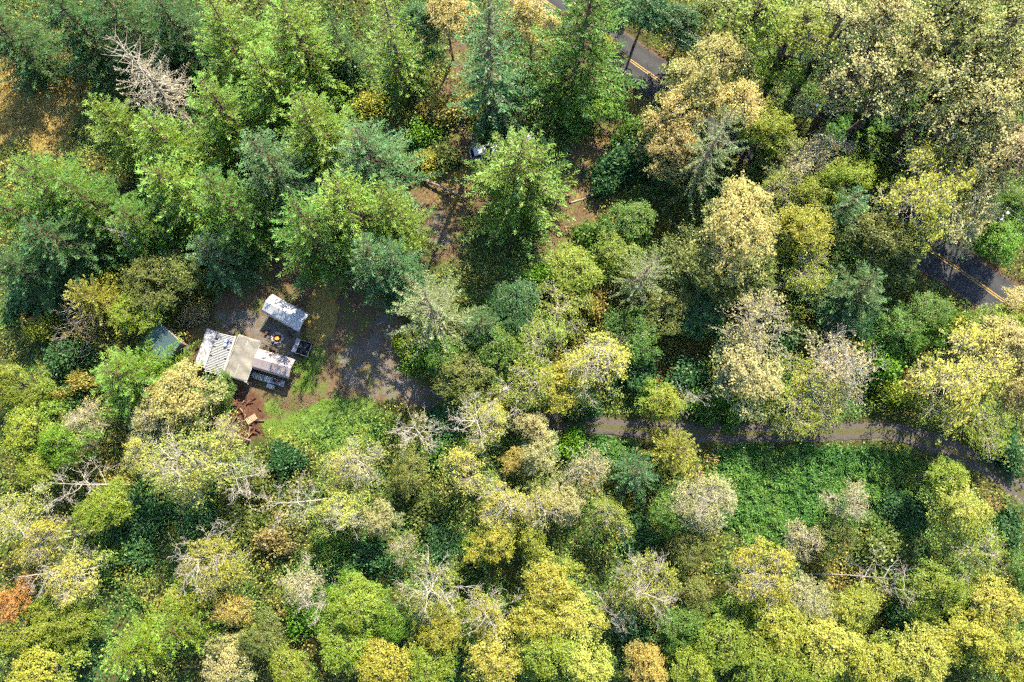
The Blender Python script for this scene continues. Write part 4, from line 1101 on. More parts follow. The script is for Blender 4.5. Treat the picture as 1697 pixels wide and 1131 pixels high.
# ------------------------------------------------------------------ undergrowth, brambles, grass (nobody could count these)
def stuff_material(name, stops, transl=0.25, gloss=0.012):
    k = N(name)
    clump, rnd = k.attr('clump'), k.attr('rnd')
    col = k.ramp(k.math('ADD', clump, k.math('MULTIPLY_ADD', rnd, 0.16, -0.08)), stops)
    hsv = k.n('HueSaturation'); k.set(hsv.inputs['Color'], col)
    k.set(hsv.inputs['Value'], k.math('MULTIPLY_ADD', rnd, 0.9, 0.55))
    d = k.n('BsdfDiffuse'); k.set(d.inputs['Color'], hsv.outputs['Color'])
    t = k.n('BsdfTranslucent'); k.set(t.inputs['Color'], hsv.outputs['Color'])
    m1 = k.n('MixShader'); m1.inputs[0].default_value = transl
    k.t.links.new(d.outputs[0], m1.inputs[1]); k.t.links.new(t.outputs[0], m1.inputs[2])
    g = k.n('BsdfGlossy'); g.inputs['Roughness'].default_value = 0.4
    m2 = k.n('MixShader'); m2.inputs[0].default_value = gloss
    k.t.links.new(m1.outputs[0], m2.inputs[1]); k.t.links.new(g.outputs[0], m2.inputs[2])
    k.t.links.new(m2.outputs[0], k.out.inputs['Surface'])
    return k.m

BRAMBLE = poly_px([(1185, 742), (1300, 738), (1420, 738), (1500, 748), (1540, 790), (1505, 855), (1400, 880), (1300, 905), (1230, 905), (1195, 860), (1180, 790)])
THICKET = poly_px([(1372, 175), (1440, 160), (1535, 168), (1552, 240), (1490, 285), (1405, 275), (1365, 225)])
VERGE = poly_px([(940, 722), (1020, 732), (1060, 735), (1040, 770), (960, 765)])

def scatter_leaves(name, label, cat, n, box, keep, height, size, mat, seed, up=0.5, lumps=0.35):
    rg = np.random.default_rng(seed)
    P = np.column_stack([rg.uniform(box[0], box[1], n), rg.uniform(box[2], box[3], n)])
    d = keep(P)
    P = P[rg.random(n) < d]
    m = len(P)
    a = vnoise(P, lumps, seed + 1); b = vnoise(P, lumps * 2.7, seed + 2); c = vnoise(P, 0.09, seed + 3)
    mound = np.clip(a * 0.65 + b * 0.55 - 0.18, 0.04, 1)
    z = mound * height * (1 - rg.random(m) ** 2 * 0.75) + rg.normal(size=m) * 0.06
    C = np.column_stack([P, np.maximum(z, 0.03) + ground_z(P)])
    S = size * rg.uniform(0.6, 1.45, m)
    V = leaf_quads(C, S, rg, up=up + 0.4)
    clump = np.clip(0.45 * c + 0.35 * vnoise(P, 0.28, seed + 4) + 0.2 * b, 0, 1)
    o = link(name, quads_mesh(name, V, mat, rg.random(m), clump))
    return tag(o, label, cat, kind='stuff')

def undergrowth_keep(P):
    w = np.ones(len(P))
    j = (vnoise(P, 0.6, 31) - 0.5) * 2.4
    for poly, e in ((YARD, 0.2), (MEADOW, -1.0)):
        w *= np.clip(-(sdist(P, poly) + j + e) / 1.5 + 0.3, 0, 1)
    back = np.clip(-(sdist(P, BACKYARD) + j - 0.5) / 2.0 + 0.3, 0, 1)
    w *= np.maximum(back, 0.13 * (vnoise(P, 0.5, 33) > 0.5))
    w *= np.clip((pdist(P, ROAD) + j * 0.5 - 3.7) / 0.8, 0, 1)
    w *= np.clip((pdist(P, TRACK) + j * 0.6 - 1.5) / 0.7, 0, 1)
    for poly in (BRAMBLE, THICKET, VERGE):
        w *= sdist(P, poly) < 0.3
    return w * (0.55 + 0.45 * (vnoise(P, 0.22, 35) > 0.3))

GREENS = [(0.15, (0.055, 0.165, 0.058)), (0.36, (0.080, 0.210, 0.056)), (0.50, (0.130, 0.235, 0.050)), (0.64, (0.210, 0.245, 0.050)), (0.78, (0.300, 0.260, 0.065)), (0.90, (0.230, 0.150, 0.065))]
BOX = (-92, 92, -32, 86)
scatter_leaves('undergrowth', 'mixed green and yellow undergrowth covering the forest floor', 'undergrowth', 560000, BOX, undergrowth_keep, 2.4, 0.27, stuff_material('undergrowth_leaf', GREENS), 101)
br = [(0.2, (0.040, 0.130, 0.030)), (0.42, (0.070, 0.180, 0.036)), (0.60, (0.115, 0.215, 0.040)), (0.80, (0.16, 0.20, 0.05))]
bm_ = stuff_material('bramble_leaf', br, 0.25, 0.012)
def box_of(poly, e=1.5):
    return (poly[:, 0].min() - e, poly[:, 0].max() + e, poly[:, 1].min() - e, poly[:, 1].max() + e)
def inside(poly, soft=1.2):
    def f(P):
        j = (vnoise(P, 0.6, 41) - 0.5) * 2.0
        return np.clip((sdist(P, poly) + j) / soft + 0.6, 0, 1) * (pdist(P, TRACK) + j * 0.4 > 1.45)
    return f
scatter_leaves('bramble_thicket', 'green bramble clearing below the gravel track', 'brambles', 95000, box_of(BRAMBLE), inside(BRAMBLE), 1.5, 0.24, bm_, 111, lumps=0.5)
scatter_leaves('bramble_thicket', 'dark green thicket at the foot of the tall stand beyond the road', 'brambles', 44000, box_of(THICKET), inside(THICKET), 2.2, 0.27, bm_, 121, lumps=0.4)
scatter_leaves('bramble_thicket', 'small green bramble patch below the left part of the track', 'brambles', 8000, box_of(VERGE), inside(VERGE), 1.1, 0.30, bm_, 131, lumps=0.5)

def grass(name, label, n, polys, blade, mat, seed, thin=1.0):
    rg = np.random.default_rng(seed)
    allp = np.concatenate(polys)
    bx = box_of(allp, 1)
    P = np.column_stack([rg.uniform(bx[0], bx[1], n), rg.uniform(bx[2], bx[3], n)])
    j = (vnoise(P, 0.7, seed + 9) - 0.5) * 2.2
    w = np.maximum.reduce([np.clip((sdist(P, q) + j) / 1.2 + 0.4, 0, 1) for q in polys]) * thin
    P = P[rg.random(n) < w * (0.35 + 0.65 * (vnoise(P, 0.8, seed + 3) > 0.35))]
    m = len(P)
    h = blade * rg.uniform(0.5, 1.4, m)
    gz = ground_z(P)
    C = np.column_stack([P, h * 0.42 + gz])
    ax = unit(rg.normal(size=(m, 3)) * 0.55 + np.array([0, 0, 0.8]))
    V = leaf_quads(C, h, rg, up=0.2, aspect=0.35, axis=ax, fold=0.02)
    o = link(name, quads_mesh(name, V, mat, rg.random(m), np.clip(vnoise(P, 0.3, seed + 5), 0, 1)))
    return tag(o, label, 'grass', kind='stuff')

gm = stuff_material('lawn_blade', [(0.2, (0.06, 0.15, 0.015)), (0.5, (0.11, 0.23, 0.022)), (0.8, (0.22, 0.29, 0.045))], 0.3, 0.03)
dm = stuff_material('dry_blade', [(0.2, (0.14, 0.14, 0.035)), (0.5, (0.27, 0.205, 0.06)), (0.85, (0.38, 0.29, 0.11))], 0.25, 0.02)
grass('grass', 'bright green grass at the lower side of the yard', 26000, [LAWN, LAWN2], 0.17, gm, 141)
grass('grass', 'dry yellow grass of the small meadow in the top left corner', 20000, [MEADOW], 0.32, dm, 151)
grass('grass', 'dry yellow grass tufts on the brown ground behind the fir', 16000, [BACKYARD], 0.26, dm, 161, 0.55)
grass('grass', 'thin dry grass on the tan strip of the yard', 3000, [DRYSTRIP], 0.18, dm, 171, 0.6)
# ------------------------------------------------------------------ the homestead in the clearing
M_WHITE = simple('white_sheet', (0.37, 0.385, 0.40), 0.45, var=0.18, scale=0.8, dirt=(0.20, 0.19, 0.16), dirt_amt=0.25)
M_WHITED = simple('dirty_white', (0.34, 0.35, 0.385), 0.5, var=0.2, scale=0.9, dirt=(0.10, 0.085, 0.065), dirt_amt=0.75)
M_MAUVE = simple('mauve_sheet', (0.30, 0.26, 0.265), 0.5, var=0.15, scale=0.8, dirt=(0.28, 0.23, 0.20), dirt_amt=0.25)
M_TARP = simple('tan_tarp', (0.20, 0.19, 0.165), 0.6, var=0.3, scale=0.9, dirt=(0.15, 0.135, 0.11), dirt_amt=0.6, bump=0.06)
M_STEEL = simple('grey_steel', (0.30, 0.30, 0.31), 0.45, 0.6, var=0.2)
M_TEAL = simple('teal_metal', (0.085, 0.15, 0.165), 0.45, 0.2, var=0.2, scale=0.6, dirt=(0.17, 0.15, 0.09), dirt_amt=0.45)
M_WOOD = simple('old_wood', (0.20, 0.15, 0.10), 0.85, var=0.4, scale=3)
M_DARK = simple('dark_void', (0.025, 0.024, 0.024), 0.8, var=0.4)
M_LOG = simple('split_log', (0.10, 0.052, 0.037), 0.85, var=0.5, scale=1.3)
M_REDLOG = simple('red_wood', (0.14, 0.058, 0.034), 0.85, var=0.45, scale=1.7)
M_BLACK = simple('black_plastic', (0.012, 0.012, 0.014), 0.28, var=0.3, spec=0.6)
M_BLUE = simple('blue_plastic', (0.03, 0.08, 0.42), 0.4, var=0.2)
M_STONE = simple('pit_stone', (0.34, 0.33, 0.32), 0.9, var=0.4, scale=4)
M_GLASS = simple('dark_glass', (0.015, 0.018, 0.022), 0.08, var=0.1, spec=0.8)
M_SILVER = simple('silver_paint', (0.46, 0.46, 0.47), 0.3, 0.35, var=0.06, scale=0.5)
M_GREYP = simple('charcoal_paint', (0.05, 0.055, 0.065), 0.3, 0.3, var=0.1, scale=0.5)
M_TYRE = simple('tyre_rubber', (0.018, 0.018, 0.018), 0.9)
M_RED = simple('red_plastic', (0.42, 0.04, 0.02), 0.5)
M_POLE = simple('pole_wood', (0.16, 0.12, 0.09), 0.9, var=0.3)
M_WIRE = simple('wire', (0.40, 0.41, 0.42), 0.5, 0.2, var=0.05)
M_PORC = simple('porcelain', (0.75, 0.75, 0.78), 0.2, var=0.05)
M_ASH = simple('ash', (0.05, 0.048, 0.047), 0.95, var=0.5, scale=5)

def frame_px(a, b, z):
    """angle of photo direction a->b on the level z"""
    p, q = at(*a, z), at(*b, z)
    return math.atan2(q.y - p.y, q.x - p.x), (q - p).length, (p + q) / 2

def carport(name, label, corners, zr, rise, sheet, sheet_name, n_sheet=7, flare=0.5):
    """arched sheet-metal shelter: corners A-B one gable end, D-C the other (photo pixels at eave height)"""
    A, B, C, D = [at(*c, zr) for c in corners]
    ctr = (A + B + C + D) / 4
    L = ((D - A).length + (C - B).length) / 2
    W = ((B - A).length + (C - D).length) / 2
    ang = math.atan2((D - A).y + (C - B).y, (D - A).x + (C - B).x)
    root = empty(name, (ctr.x, ctr.y, 0), ang)
    prof = [(-W / 2 - 0.04, zr - flare), (-W / 2, zr), (-W / 2 + 0.22, zr + rise * 0.32), (0, zr + rise), (W / 2 - 0.22, zr + rise * 0.32), (W / 2, zr), (W / 2 + 0.04, zr - flare)]
    step = L / n_sheet
    for k in range(n_sheet):                     # overlapping roof sheets, each its own part
        x0, x1 = -L / 2 + k * step, -L / 2 + (k + 1) * step - 0.012
        P, nsub = [], 8
        for i in range(nsub + 1):
            x = x0 + (x1 - x0) * i / nsub
            dz = 0.022 if i % 2 else 0.0
            P.append([(x, y, z + dz + (0.006 if k % 2 else 0)) for y, z in prof])
        MB().grid(P, 0.015).build('roof_sheet', sheet, root)
    for k in range(5):
        x = -L / 2 + 0.1 + (L - 0.2) * k / 4
        for s in (-1, 1):
            MB().box((x, s * (W / 2 - 0.09), (zr - 0.1) / 2), (0.07, 0.07, zr - 0.1)).build('post', M_STEEL, root)
        m = MB()
        for (y0, z0), (y1, z1) in zip(prof[1:-2], prof[2:-1]):
            m.bar((x, y0 * 0.96, z0 - 0.07), (x, y1 * 0.96, z1 - 0.07), 0.03, 5)
        m.build('rafter', M_STEEL, root)
    tag(root, label, 'carport')
    return root

cp = carport('carport', 'white arched metal carport at the upper right of the huts', [(435, 517), (450, 487), (513, 521), (497, 551)], 2.3, 0.75, M_WHITE, 'white')
cp2 = carport('carport', 'mauve grey metal carport with sunlit right half beside the tarp shelter', [(418.5, 609), (429, 579.5), (491.5, 595), (478, 629)], 2.3, 0.7, M_MAUVE, 'mauve', 8, 0.35)

# tan tarp shelter
def tarp_shelter():
    A, B, C, D = [at(*c, 2.4) for c in ((396, 555), (433, 566.5), (408.5, 634), (370, 622))]
    ctr = (A + B + C + D) / 4
    root = empty('tarp_shelter', (ctr.x, ctr.y, 0))
    rg = np.random.default_rng(5)
    P, n, m = [], 22, 14
    for i in range(n + 1):
        row = []
        for j in range(m + 1):
            u, v = j / m, i / n
            p = (A * (1 - u) + B * u) * (1 - v) + (D * (1 - u) + C * u) * v - ctr
            z = 2.42 + 0.42 * (1 - abs(2 * u - 1)) - 0.10 * math.sin(v * 3 * math.pi) ** 2 * (0.5 + abs(u - 0.5)) + 0.03 * math.sin(11 * u + 7 * v) + 0.025 * math.sin(23 * v - 9 * u) + rg.normal() * 0.008
            row.append((p.x, p.y, z))
        P.append(row)
    MB().grid(P, 0.012).build('tarp', M_TARP, root, smooth=True)
    for p in (A, B, C, D, (A + D) / 2, (B + C) / 2):
        q = p - ctr
        MB().bar((q.x * 0.97, q.y * 0.97, 0), (q.x * 0.97, q.y * 0.97, 2.40), 0.04).build('pole', M_STEEL, root)
    a, b = (A + B) / 2 - ctr, (D + C) / 2 - ctr
    MB().bar((a.x, a.y, 2.76), (b.x, b.y, 2.76), 0.04).build('ridge_pole', M_WHITE, root)
    for (p, q) in ((A, D), (B, C), (A, B), (D, C)):
        e, f = p - ctr, q - ctr
        MB().bar((e.x, e.y, 2.44), (f.x, f.y, 2.44), 0.045).build('edge_pole', M_WHITE, root)
    g = at(412, 638, 2.0) - ctr
    c = C - ctr
    MB().bar((c.x, c.y, 2.45), (g.x, g.y, 2.1), 0.04).build('brace', M_WHITE, root)
    tag(root, 'tan tarp shelter on poles between slatted roof and mauve carport', 'shelter')
tarp_shelter()

# slatted white roof with solid white panel
def slat_shed():
    z = 2.5
    A, B, C, D = [at(*c, z) for c in ((343.5, 543.5), (391.5, 559.0), (369, 627), (320.5, 608))]
    ctr = (A + B + C + D) / 4
    U = ((B - A) + (C - D)) / 2; Wd = U.length
    Vv = ((D - A) + (C - B)) / 2; L = Vv.length
    ang = math.atan2(-Vv.y, -Vv.x) - math.pi / 2        # local +y towards photo-up end
    root = empty('slat_roof_shed', (ctr.x, ctr.y, 0), ang)
    w1 = Wd * 0.37
    P = []
    for i in range(9):
        y = -L / 2 + 0.45 + (L - 0.45) * i / 8
        P.append([(-Wd / 2 + w1 * j / 3, y, z + 0.10 * (j / 3) + 0.01 * ((i + j) % 2)) for j in range(4)])
    MB().grid(P, 0.03).build('solid_panel', M_WHITED, root)
    x0, x1 = -Wd / 2 + w1 + 0.05, Wd / 2 - 0.32
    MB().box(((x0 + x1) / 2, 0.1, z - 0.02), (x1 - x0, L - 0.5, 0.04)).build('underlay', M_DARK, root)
    nsl = 25
    rg = random.Random(3)
    sl = MB().box((0, 0, 0), (x1 - x0, 0.115, 0.04)).mesh('slat', M_WHITE)
    for k in range(nsl):
        o = link('slat', sl, root, ((x0 + x1) / 2 + rg.uniform(-0.03, 0.03), -L / 2 + 0.38 + (L - 0.6) * k / (nsl - 1), z + 0.04), (0, 0, rg.uniform(-0.012, 0.012)))
        if k in (9, 15, 20): o.scale = (0.72, 1, 1)
    MB().box((Wd / 2 - 0.16, 0, z + 0.02), (0.26, L, 0.09)).build('side_beam', simple('weathered_beam', (0.33, 0.33, 0.30), 0.8, var=0.3), root)
    MB().box(((x0 + x1) / 2 + 0.05, -L / 2 + 0.14, z + 0.03), (x1 - x0 + 0.2, 0.10, 0.08)).build('end_beam', M_WHITE, root)
    for sx in (-1, 1):
        for y in (-L / 2 + 0.55, 0, L / 2 - 0.1):
            MB().box((sx * (Wd / 2 - 0.1), y, z / 2 - 0.04), (0.09, 0.09, z - 0.1)).build('post', M_WOOD, root)
    MB().box((-Wd / 2 + 0.06, 0.3, 1.15), (0.05, L - 0.9, 2.2)).build('wall', M_WHITED, root)
    tag(root, 'long shed roof of white slats with a solid stained white panel', 'shed')
    for (lx, ly, col) in ((x1 - 0.62, L / 2 - 0.95, 0), (x1 - 0.66, L / 2 - 1.45, 1)):
        p = root.matrix_basis @ Vector((lx, ly, z + 0.06))
        b = empty('bucket', p, 0.3 + col)
        m = MB().bar((0, 0, 0), (0, 0, 0.30), 0.20, 14, 0.23); m.build('body', M_BLUE, b, smooth=False)
        MB().bar((-0.16, 0.02, 0.302), (-0.16, 0.02, 0.335), 0.22, 14).build('lid', M_WHITE, b)
        tag(b, 'blue and white bucket on the slatted roof, ' + ('upper of two' if col == 0 else 'lower of two'), 'bucket', 'buckets on the slatted roof')
slat_shed()

def flat_panel(name, label, cat, c, size, ang_px, z, mat, slats=0, legs=True, clutter=0):
    p = at(*c, z)
    ang = -math.atan2(ang_px[1], ang_px[0])
    root = empty(name, (p.x, p.y, 0), ang)
    if slats:
        for k in range(slats):
            MB().box((0, -size[1] / 2 + size[1] * (k + 0.5) / slats, z), (size[0], size[1] / slats * 0.74, 0.03)).build('slat', mat, root)
        for x in (-0.42, 0, 0.42):
            MB().box((x * size[0], 0, z - 0.045), (0.07, size[1], 0.05)).build('batten', M_WOOD, root)
    else:
        MB().box((0, 0, z), (size[0], size[1], 0.05)).build('top', mat, root, bevel=0.01)
        MB().box((0, 0, z - 0.06), (size[0] * 0.94, size[1] * 0.9, 0.05)).build('rim', M_STEEL, root)
    if legs:
        for sx in (-1, 1):
            for sy in (-1, 1):
                MB().box((sx * size[0] * 0.42, sy * size[1] * 0.4, (z - 0.07) / 2), (0.06, 0.06, z - 0.07)).build('leg', M_STEEL, root)
    tag(root, label, cat)
    return root
D16 = (62, 19)
flat_panel('slatted_bench', 'white slatted bench at the lower left of the mauve carport', 'bench', (427, 624), (1.75, 0.85), D16, 0.7, M_WHITE, 5)
flat_panel('work_table', 'small white table between the slatted bench and the cluttered table', 'table', (443, 629), (0.95, 0.85), D16, 0.75, M_WHITE)
flat_panel('folding_table', 'cluttered white table at the lower right of the mauve carport', 'table', (460, 633.5), (2.0, 0.8), D16, 0.75, M_WHITED)
flat_panel('white_door_panel', 'white panel on legs below the slatted shed end', 'panel', (353, 631), (2.7, 0.65), (30, 10), 0.8, M_WHITE)
for i, (x, y, s, m, what) in enumerate([(455, 631, 0.22, M_DARK, 'dark round pot on left side of the cluttered table'), (459, 635, 0.16, M_RED, 'red pot on the middle of the cluttered table'), (463, 632, 0.2, M_BLACK, 'black pot on right side of the cluttered table')]):
    p = at(x, y, 0.78)
    r = empty('pot', (p.x, p.y, 0.776), i)
    MB().bar((0, 0, 0), (0, 0, 0.22), s * 0.8, 12, s).build('body', m, r)
    MB().box((s, 0, 0.18), (0.14, 0.04, 0.03)).build('handle', m, r)
    tag(r, what, 'pot', 'pots on the table')

# cooler
p = at(448, 640.5, 0.5)
r = empty('cooler', (p.x, p.y, 0), -0.30)
MB().box((0, 0, 0.21), (1.10, 0.58, 0.42)).build('body', M_WHITE, r, bevel=0.04)
MB().box((-0.04, 0, 0.465), (1.04, 0.60, 0.07)).build('lid', M_WHITE, r, bevel=0.02)
MB().box((0.36, 0, 0.505), (0.06, 0.50, 0.012)).build('strap', M_DARK, r)
for s in (-1, 1): MB().box((s * 0.57, 0, 0.30), (0.04, 0.24, 0.05)).build('handle', M_STEEL, r)
tag(r, 'white cooler chest on the grass below the mauve carport', 'cooler')

# teal shed
def teal_shed():
    z = 2.6
    A, B, C = at(232.5, 566.5, z), at(263, 534, z + 0.5), at(301.5, 568.6, z + 0.5)
    u = (C - B); u.z = 0; w = (A - B); w.z = 0
    ctr = B + u / 2 + w / 2; 
    ang = math.atan2(u.y, u.x)
    L, Wd = u.length, w.length
    root = empty('shed', (ctr.x, ctr.y, 0), ang)
    zz = lambda y: z + 0.25 + 0.5 * (y / Wd)
    n = 20
    for k in range(n):                           # standing-seam roof sheets
        x0, x1 = -L / 2 + L * k / n, -L / 2 + L * (k + 1) / n
        P = [[(x0 + 0.006, y, zz(y)), (x0 + 0.06, y, zz(y) + 0.05), (x0 + 0.11, y, zz(y) + 0.004), (x1 - 0.006, y, zz(y) + 0.004)] for y in (-Wd / 2, 0, Wd / 2)]
        MB().grid(P, 0.012).build('roof_sheet', M_TEAL, root)
    for s, nm in ((-1, 'front_wall'), (1, 'back_wall')):
        MB().box((0, s * (Wd / 2 - 0.2), zz(s * Wd / 2) / 2 - 0.08), (L - 0.35, 0.08, zz(s * Wd / 2) - 0.2)).build(nm, M_WOOD, root)
    for s in (-1, 1):
        x = s * (L / 2 - 0.2)
        a, b = -Wd / 2 + 0.25, Wd / 2 - 0.25
        MB().add([(x - 0.04, a, 0), (x - 0.04, b, 0), (x - 0.04, b, zz(b) - 0.06), (x - 0.04, a, zz(a) - 0.06), (x + 0.04, a, 0), (x + 0.04, b, 0), (x + 0.04, b, zz(b) - 0.06), (x + 0.04, a, zz(a) - 0.06)],
                 [(0, 1, 2, 3), (4, 7, 6, 5), (0, 4, 5, 1), (1, 5, 6, 2), (2, 6, 7, 3), (3, 7, 4, 0)]).build('side_wall', M_WOOD, root)
    MB().box((0, Wd / 2 + 0.02, zz(Wd / 2) - 0.03), (L + 0.05, 0.04, 0.14)).build('fascia', simple('pale_board', (0.5, 0.42, 0.32), 0.8), root)
    tag(root, 'teal ribbed metal roof shed half hidden by the spreading fir', 'shed')
teal_shed()
p = at(303.5, 577, 1.2)
r = empty('water_barrel', (p.x, p.y, 0))
m = MB()
for z0, z1, r0, r1 in ((0, 0.08, 0.5, 0.55), (0.08, 0.5, 0.55, 0.58), (0.5, 0.9, 0.58, 0.56), (0.9, 1.15, 0.56, 0.45)):
    m.bar((0, 0, z0), (0, 0, z1), r0, 16, r1)
m.build('body', simple('dark_slate_plastic', (0.07, 0.07, 0.095), 0.5), r)
MB().bar((0, 0, 1.15), (0, 0, 1.21), 0.2, 12).build('lid', M_BLACK, r)
tag(r, 'dark slate barrel at the right corner of the teal shed', 'barrel')
p = at(287, 549, 0.4)
o = MB().box((0, 0, 0.12), (1.9, 0.35, 0.05), 0, 0.12).build('board', simple('pale_lumber', (0.55, 0.46, 0.34), 0.8), None, (p.x, p.y, 0), (0, 0, -0.65))
tag(o, 'pale board lying along the upper edge of the teal shed', 'board')

# utility trailer with black bags
def trailer():
    A, B, C, D = [at(*c, 0.9) for c in ((490.5, 559.5), (517, 570), (510.5, 591), (484.5, 585))]
    ctr = (A + B + C + D) / 4
    u = ((B - A) + (C - D)) / 2; v = ((A - D) + (B - C)) / 2
    ang = math.atan2(u.y, u.x); L, Wd = u.length, v.length
    root = empty('utility_trailer', (ctr.x, ctr.y, 0), ang)
    MB().box((0, 0, 0.55), (L, Wd, 0.06)).build('bed', M_DARK, root)
    MB().box((-L / 2 + 0.32, 0, 0.98), (0.62, Wd, 0.05)).build('tailboard', M_WHITED, root)
    for s in (-1, 1):
        MB().box((0, s * (Wd / 2 - 0.03), 0.80), (L - 0.02, 0.05, 0.42)).build('side_board', M_STEEL, root)
        w = MB().bar((0.1, s * (Wd / 2 + 0.06), 0.32), (0.1, s * (Wd / 2 + 0.24), 0.32), 0.32, 16).build('wheel', M_TYRE, root)
        MB().bar((0.1, s * (Wd / 2 + 0.24), 0.32), (0.1, s * (Wd / 2 + 0.25), 0.32), 0.17, 12).build('rim', M_STEEL, w)
    MB().box((L / 2 - 0.03, 0, 0.80), (0.05, Wd - 0.12, 0.42)).build('front_board', M_STEEL, root)
    MB().bar((L / 2, 0, 0.5), (L / 2 + 0.9, 0, 0.45), 0.05).build('drawbar', M_STEEL, root)
    tag(root, 'small utility trailer with white tailboard right of the fire pit', 'trailer')
    rg = random.Random(4)
    names = ['nearest the white tailboard', 'in the middle of the trailer', 'at the far right corner', 'at the upper side of the trailer', 'at the lower side of the trailer']
    for k, (x, y) in enumerate([(-0.35, 0.1), (0.25, -0.1), (0.75, -0.35), (0.45, 0.5), (-0.05, -0.6)]):
        # crumpled bag: lathe rings with wrinkles
        P, nr, ns = [], 7, 14
        for i in range(nr + 1):
            t = i / nr
            rr = 0.40 * math.sin(math.pi * (0.12 + 0.84 * t)) ** 0.8
            P.append([((rr * (1 + 0.14 * math.sin(5 * a + k + 3 * t) + rg.uniform(-0.05, 0.05))) * math.cos(a), (rr * (1 + 0.12 * math.cos(4 * a + k))) * math.sin(a), 0.52 * t) for a in [2 * math.pi * j / ns for j in range(ns)]])
        for row in P: row.append(row[0])
        q = root.matrix_basis @ Vector((x, y, 0.585))
        o = MB().grid(P).build('rubbish_bag', M_BLACK, None, q, (0, 0, k * 1.1), smooth=True)
        tag(o, 'black plastic bag ' + names[k], 'bag', 'black bags in the trailer')
trailer()

# fire pit with burning fire
def fire_pit():
    p = at(459.5, 561, 0.1)
    root = empty('fire_pit', (p.x, p.y, 0), 0, (0.82, 0.82, 0.82))
    MB().bar((0, 0, -0.02), (0, 0, 0.03), 0.95, 18).build('ash_bed', M_ASH, root)
    rg = random.Random(8)
    for k in range(13):
        a = 2 * math.pi * k / 13 + rg.uniform(-0.1, 0.1)
        d = rg.uniform(0.20, 0.32)
        m = MB()
        P = []
        for i in range(5):
            t = i / 4
            rr = d * math.sin(math.pi * (0.1 + 0.8 * t))
            row = [(rr * (1 + 0.2 * math.sin(3 * b + k)) * math.cos(b), rr * math.sin(b), d * 1.1 * t) for b in [2 * math.pi * j / 7 for j in range(7)]]
            P.append(row + [row[0]])
        m.grid(P).add([P[-1][j] for j in range(7)], [(0, 1, 2, 3, 4, 5, 6)])
        m.build('stone', M_STONE, root, (math.cos(a) * 0.92, math.sin(a) * 0.92, 0), (0, 0, rg.uniform(0, 6)))
    for k in range(6):
        a = k * 1.05
        MB().bar((math.cos(a) * 0.62, math.sin(a) * 0.62, 0.08), (math.cos(a + 2.8) * 0.12, math.sin(a + 2.8) * 0.12, 0.42), 0.07, 7, 0.055).build('burning_log', M_REDLOG if k % 2 else M_ASH, root)
    k = N('flame')
    e = k.n('Emission')
    nz = k.noise(3.0, 2, 0.5)
    k.set(e.inputs['Color'], k.ramp(nz, [(0.3, (1.0, 0.16, 0.02)), (0.6, (1.0, 0.42, 0.06))]))
    e.inputs['Strength'].default_value = 1.2
    k.t.links.new(e.outputs[0], k.out.inputs['Surface'])
    for i in range(6):
        a = i * 2.4; r0 = 0.08 + 0.22 * (i / 6)
        P = []
        hh = rg.uniform(0.3, 0.6)
        for j in range(6):
            t = j / 5
            rr = 0.12 * (1 - t) ** 0.8 * (0.6 + 0.9 * math.sin(math.pi * min(1, t + 0.25))) + 0.004
            row = [(rr * math.cos(b) + 0.05 * math.sin(5 * t + i), rr * math.sin(b) + 0.05 * math.cos(4 * t + i), hh * t) for b in [2 * math.pi * q / 7 for q in range(7)]]
            P.append(row + [row[0]])
        MB().grid(P).build('flame', k.m, root, (math.cos(a) * r0, math.sin(a) * r0, 0.16), smooth=True)
    tag(root, 'burning campfire in a ring of pale stones in the yard', 'fire pit')
    # seats round the fire
    for a, lab in ((2.6, 'log seat at the left of the campfire'), (4.4, 'log seat below the campfire'), (0.3, 'log seat at the right of the campfire')):
        r = empty('log_seat', (p.x + math.cos(a) * 1.7, p.y + math.sin(a) * 1.7, 0), a)
        MB().bar((0, -0.45, 0.2), (0, 0.45, 0.2), 0.2, 10).build('bark', M_LOG, r)
        for s in (-1, 1): MB().bar((0, s * 0.45, 0.2), (0, s * 0.458, 0.2), 0.17, 10).build('cut_face', simple('cut_wood', (0.42, 0.33, 0.22), 0.8), r)
        tag(r, lab, 'log', 'log seats round the campfire')
fire_pit()

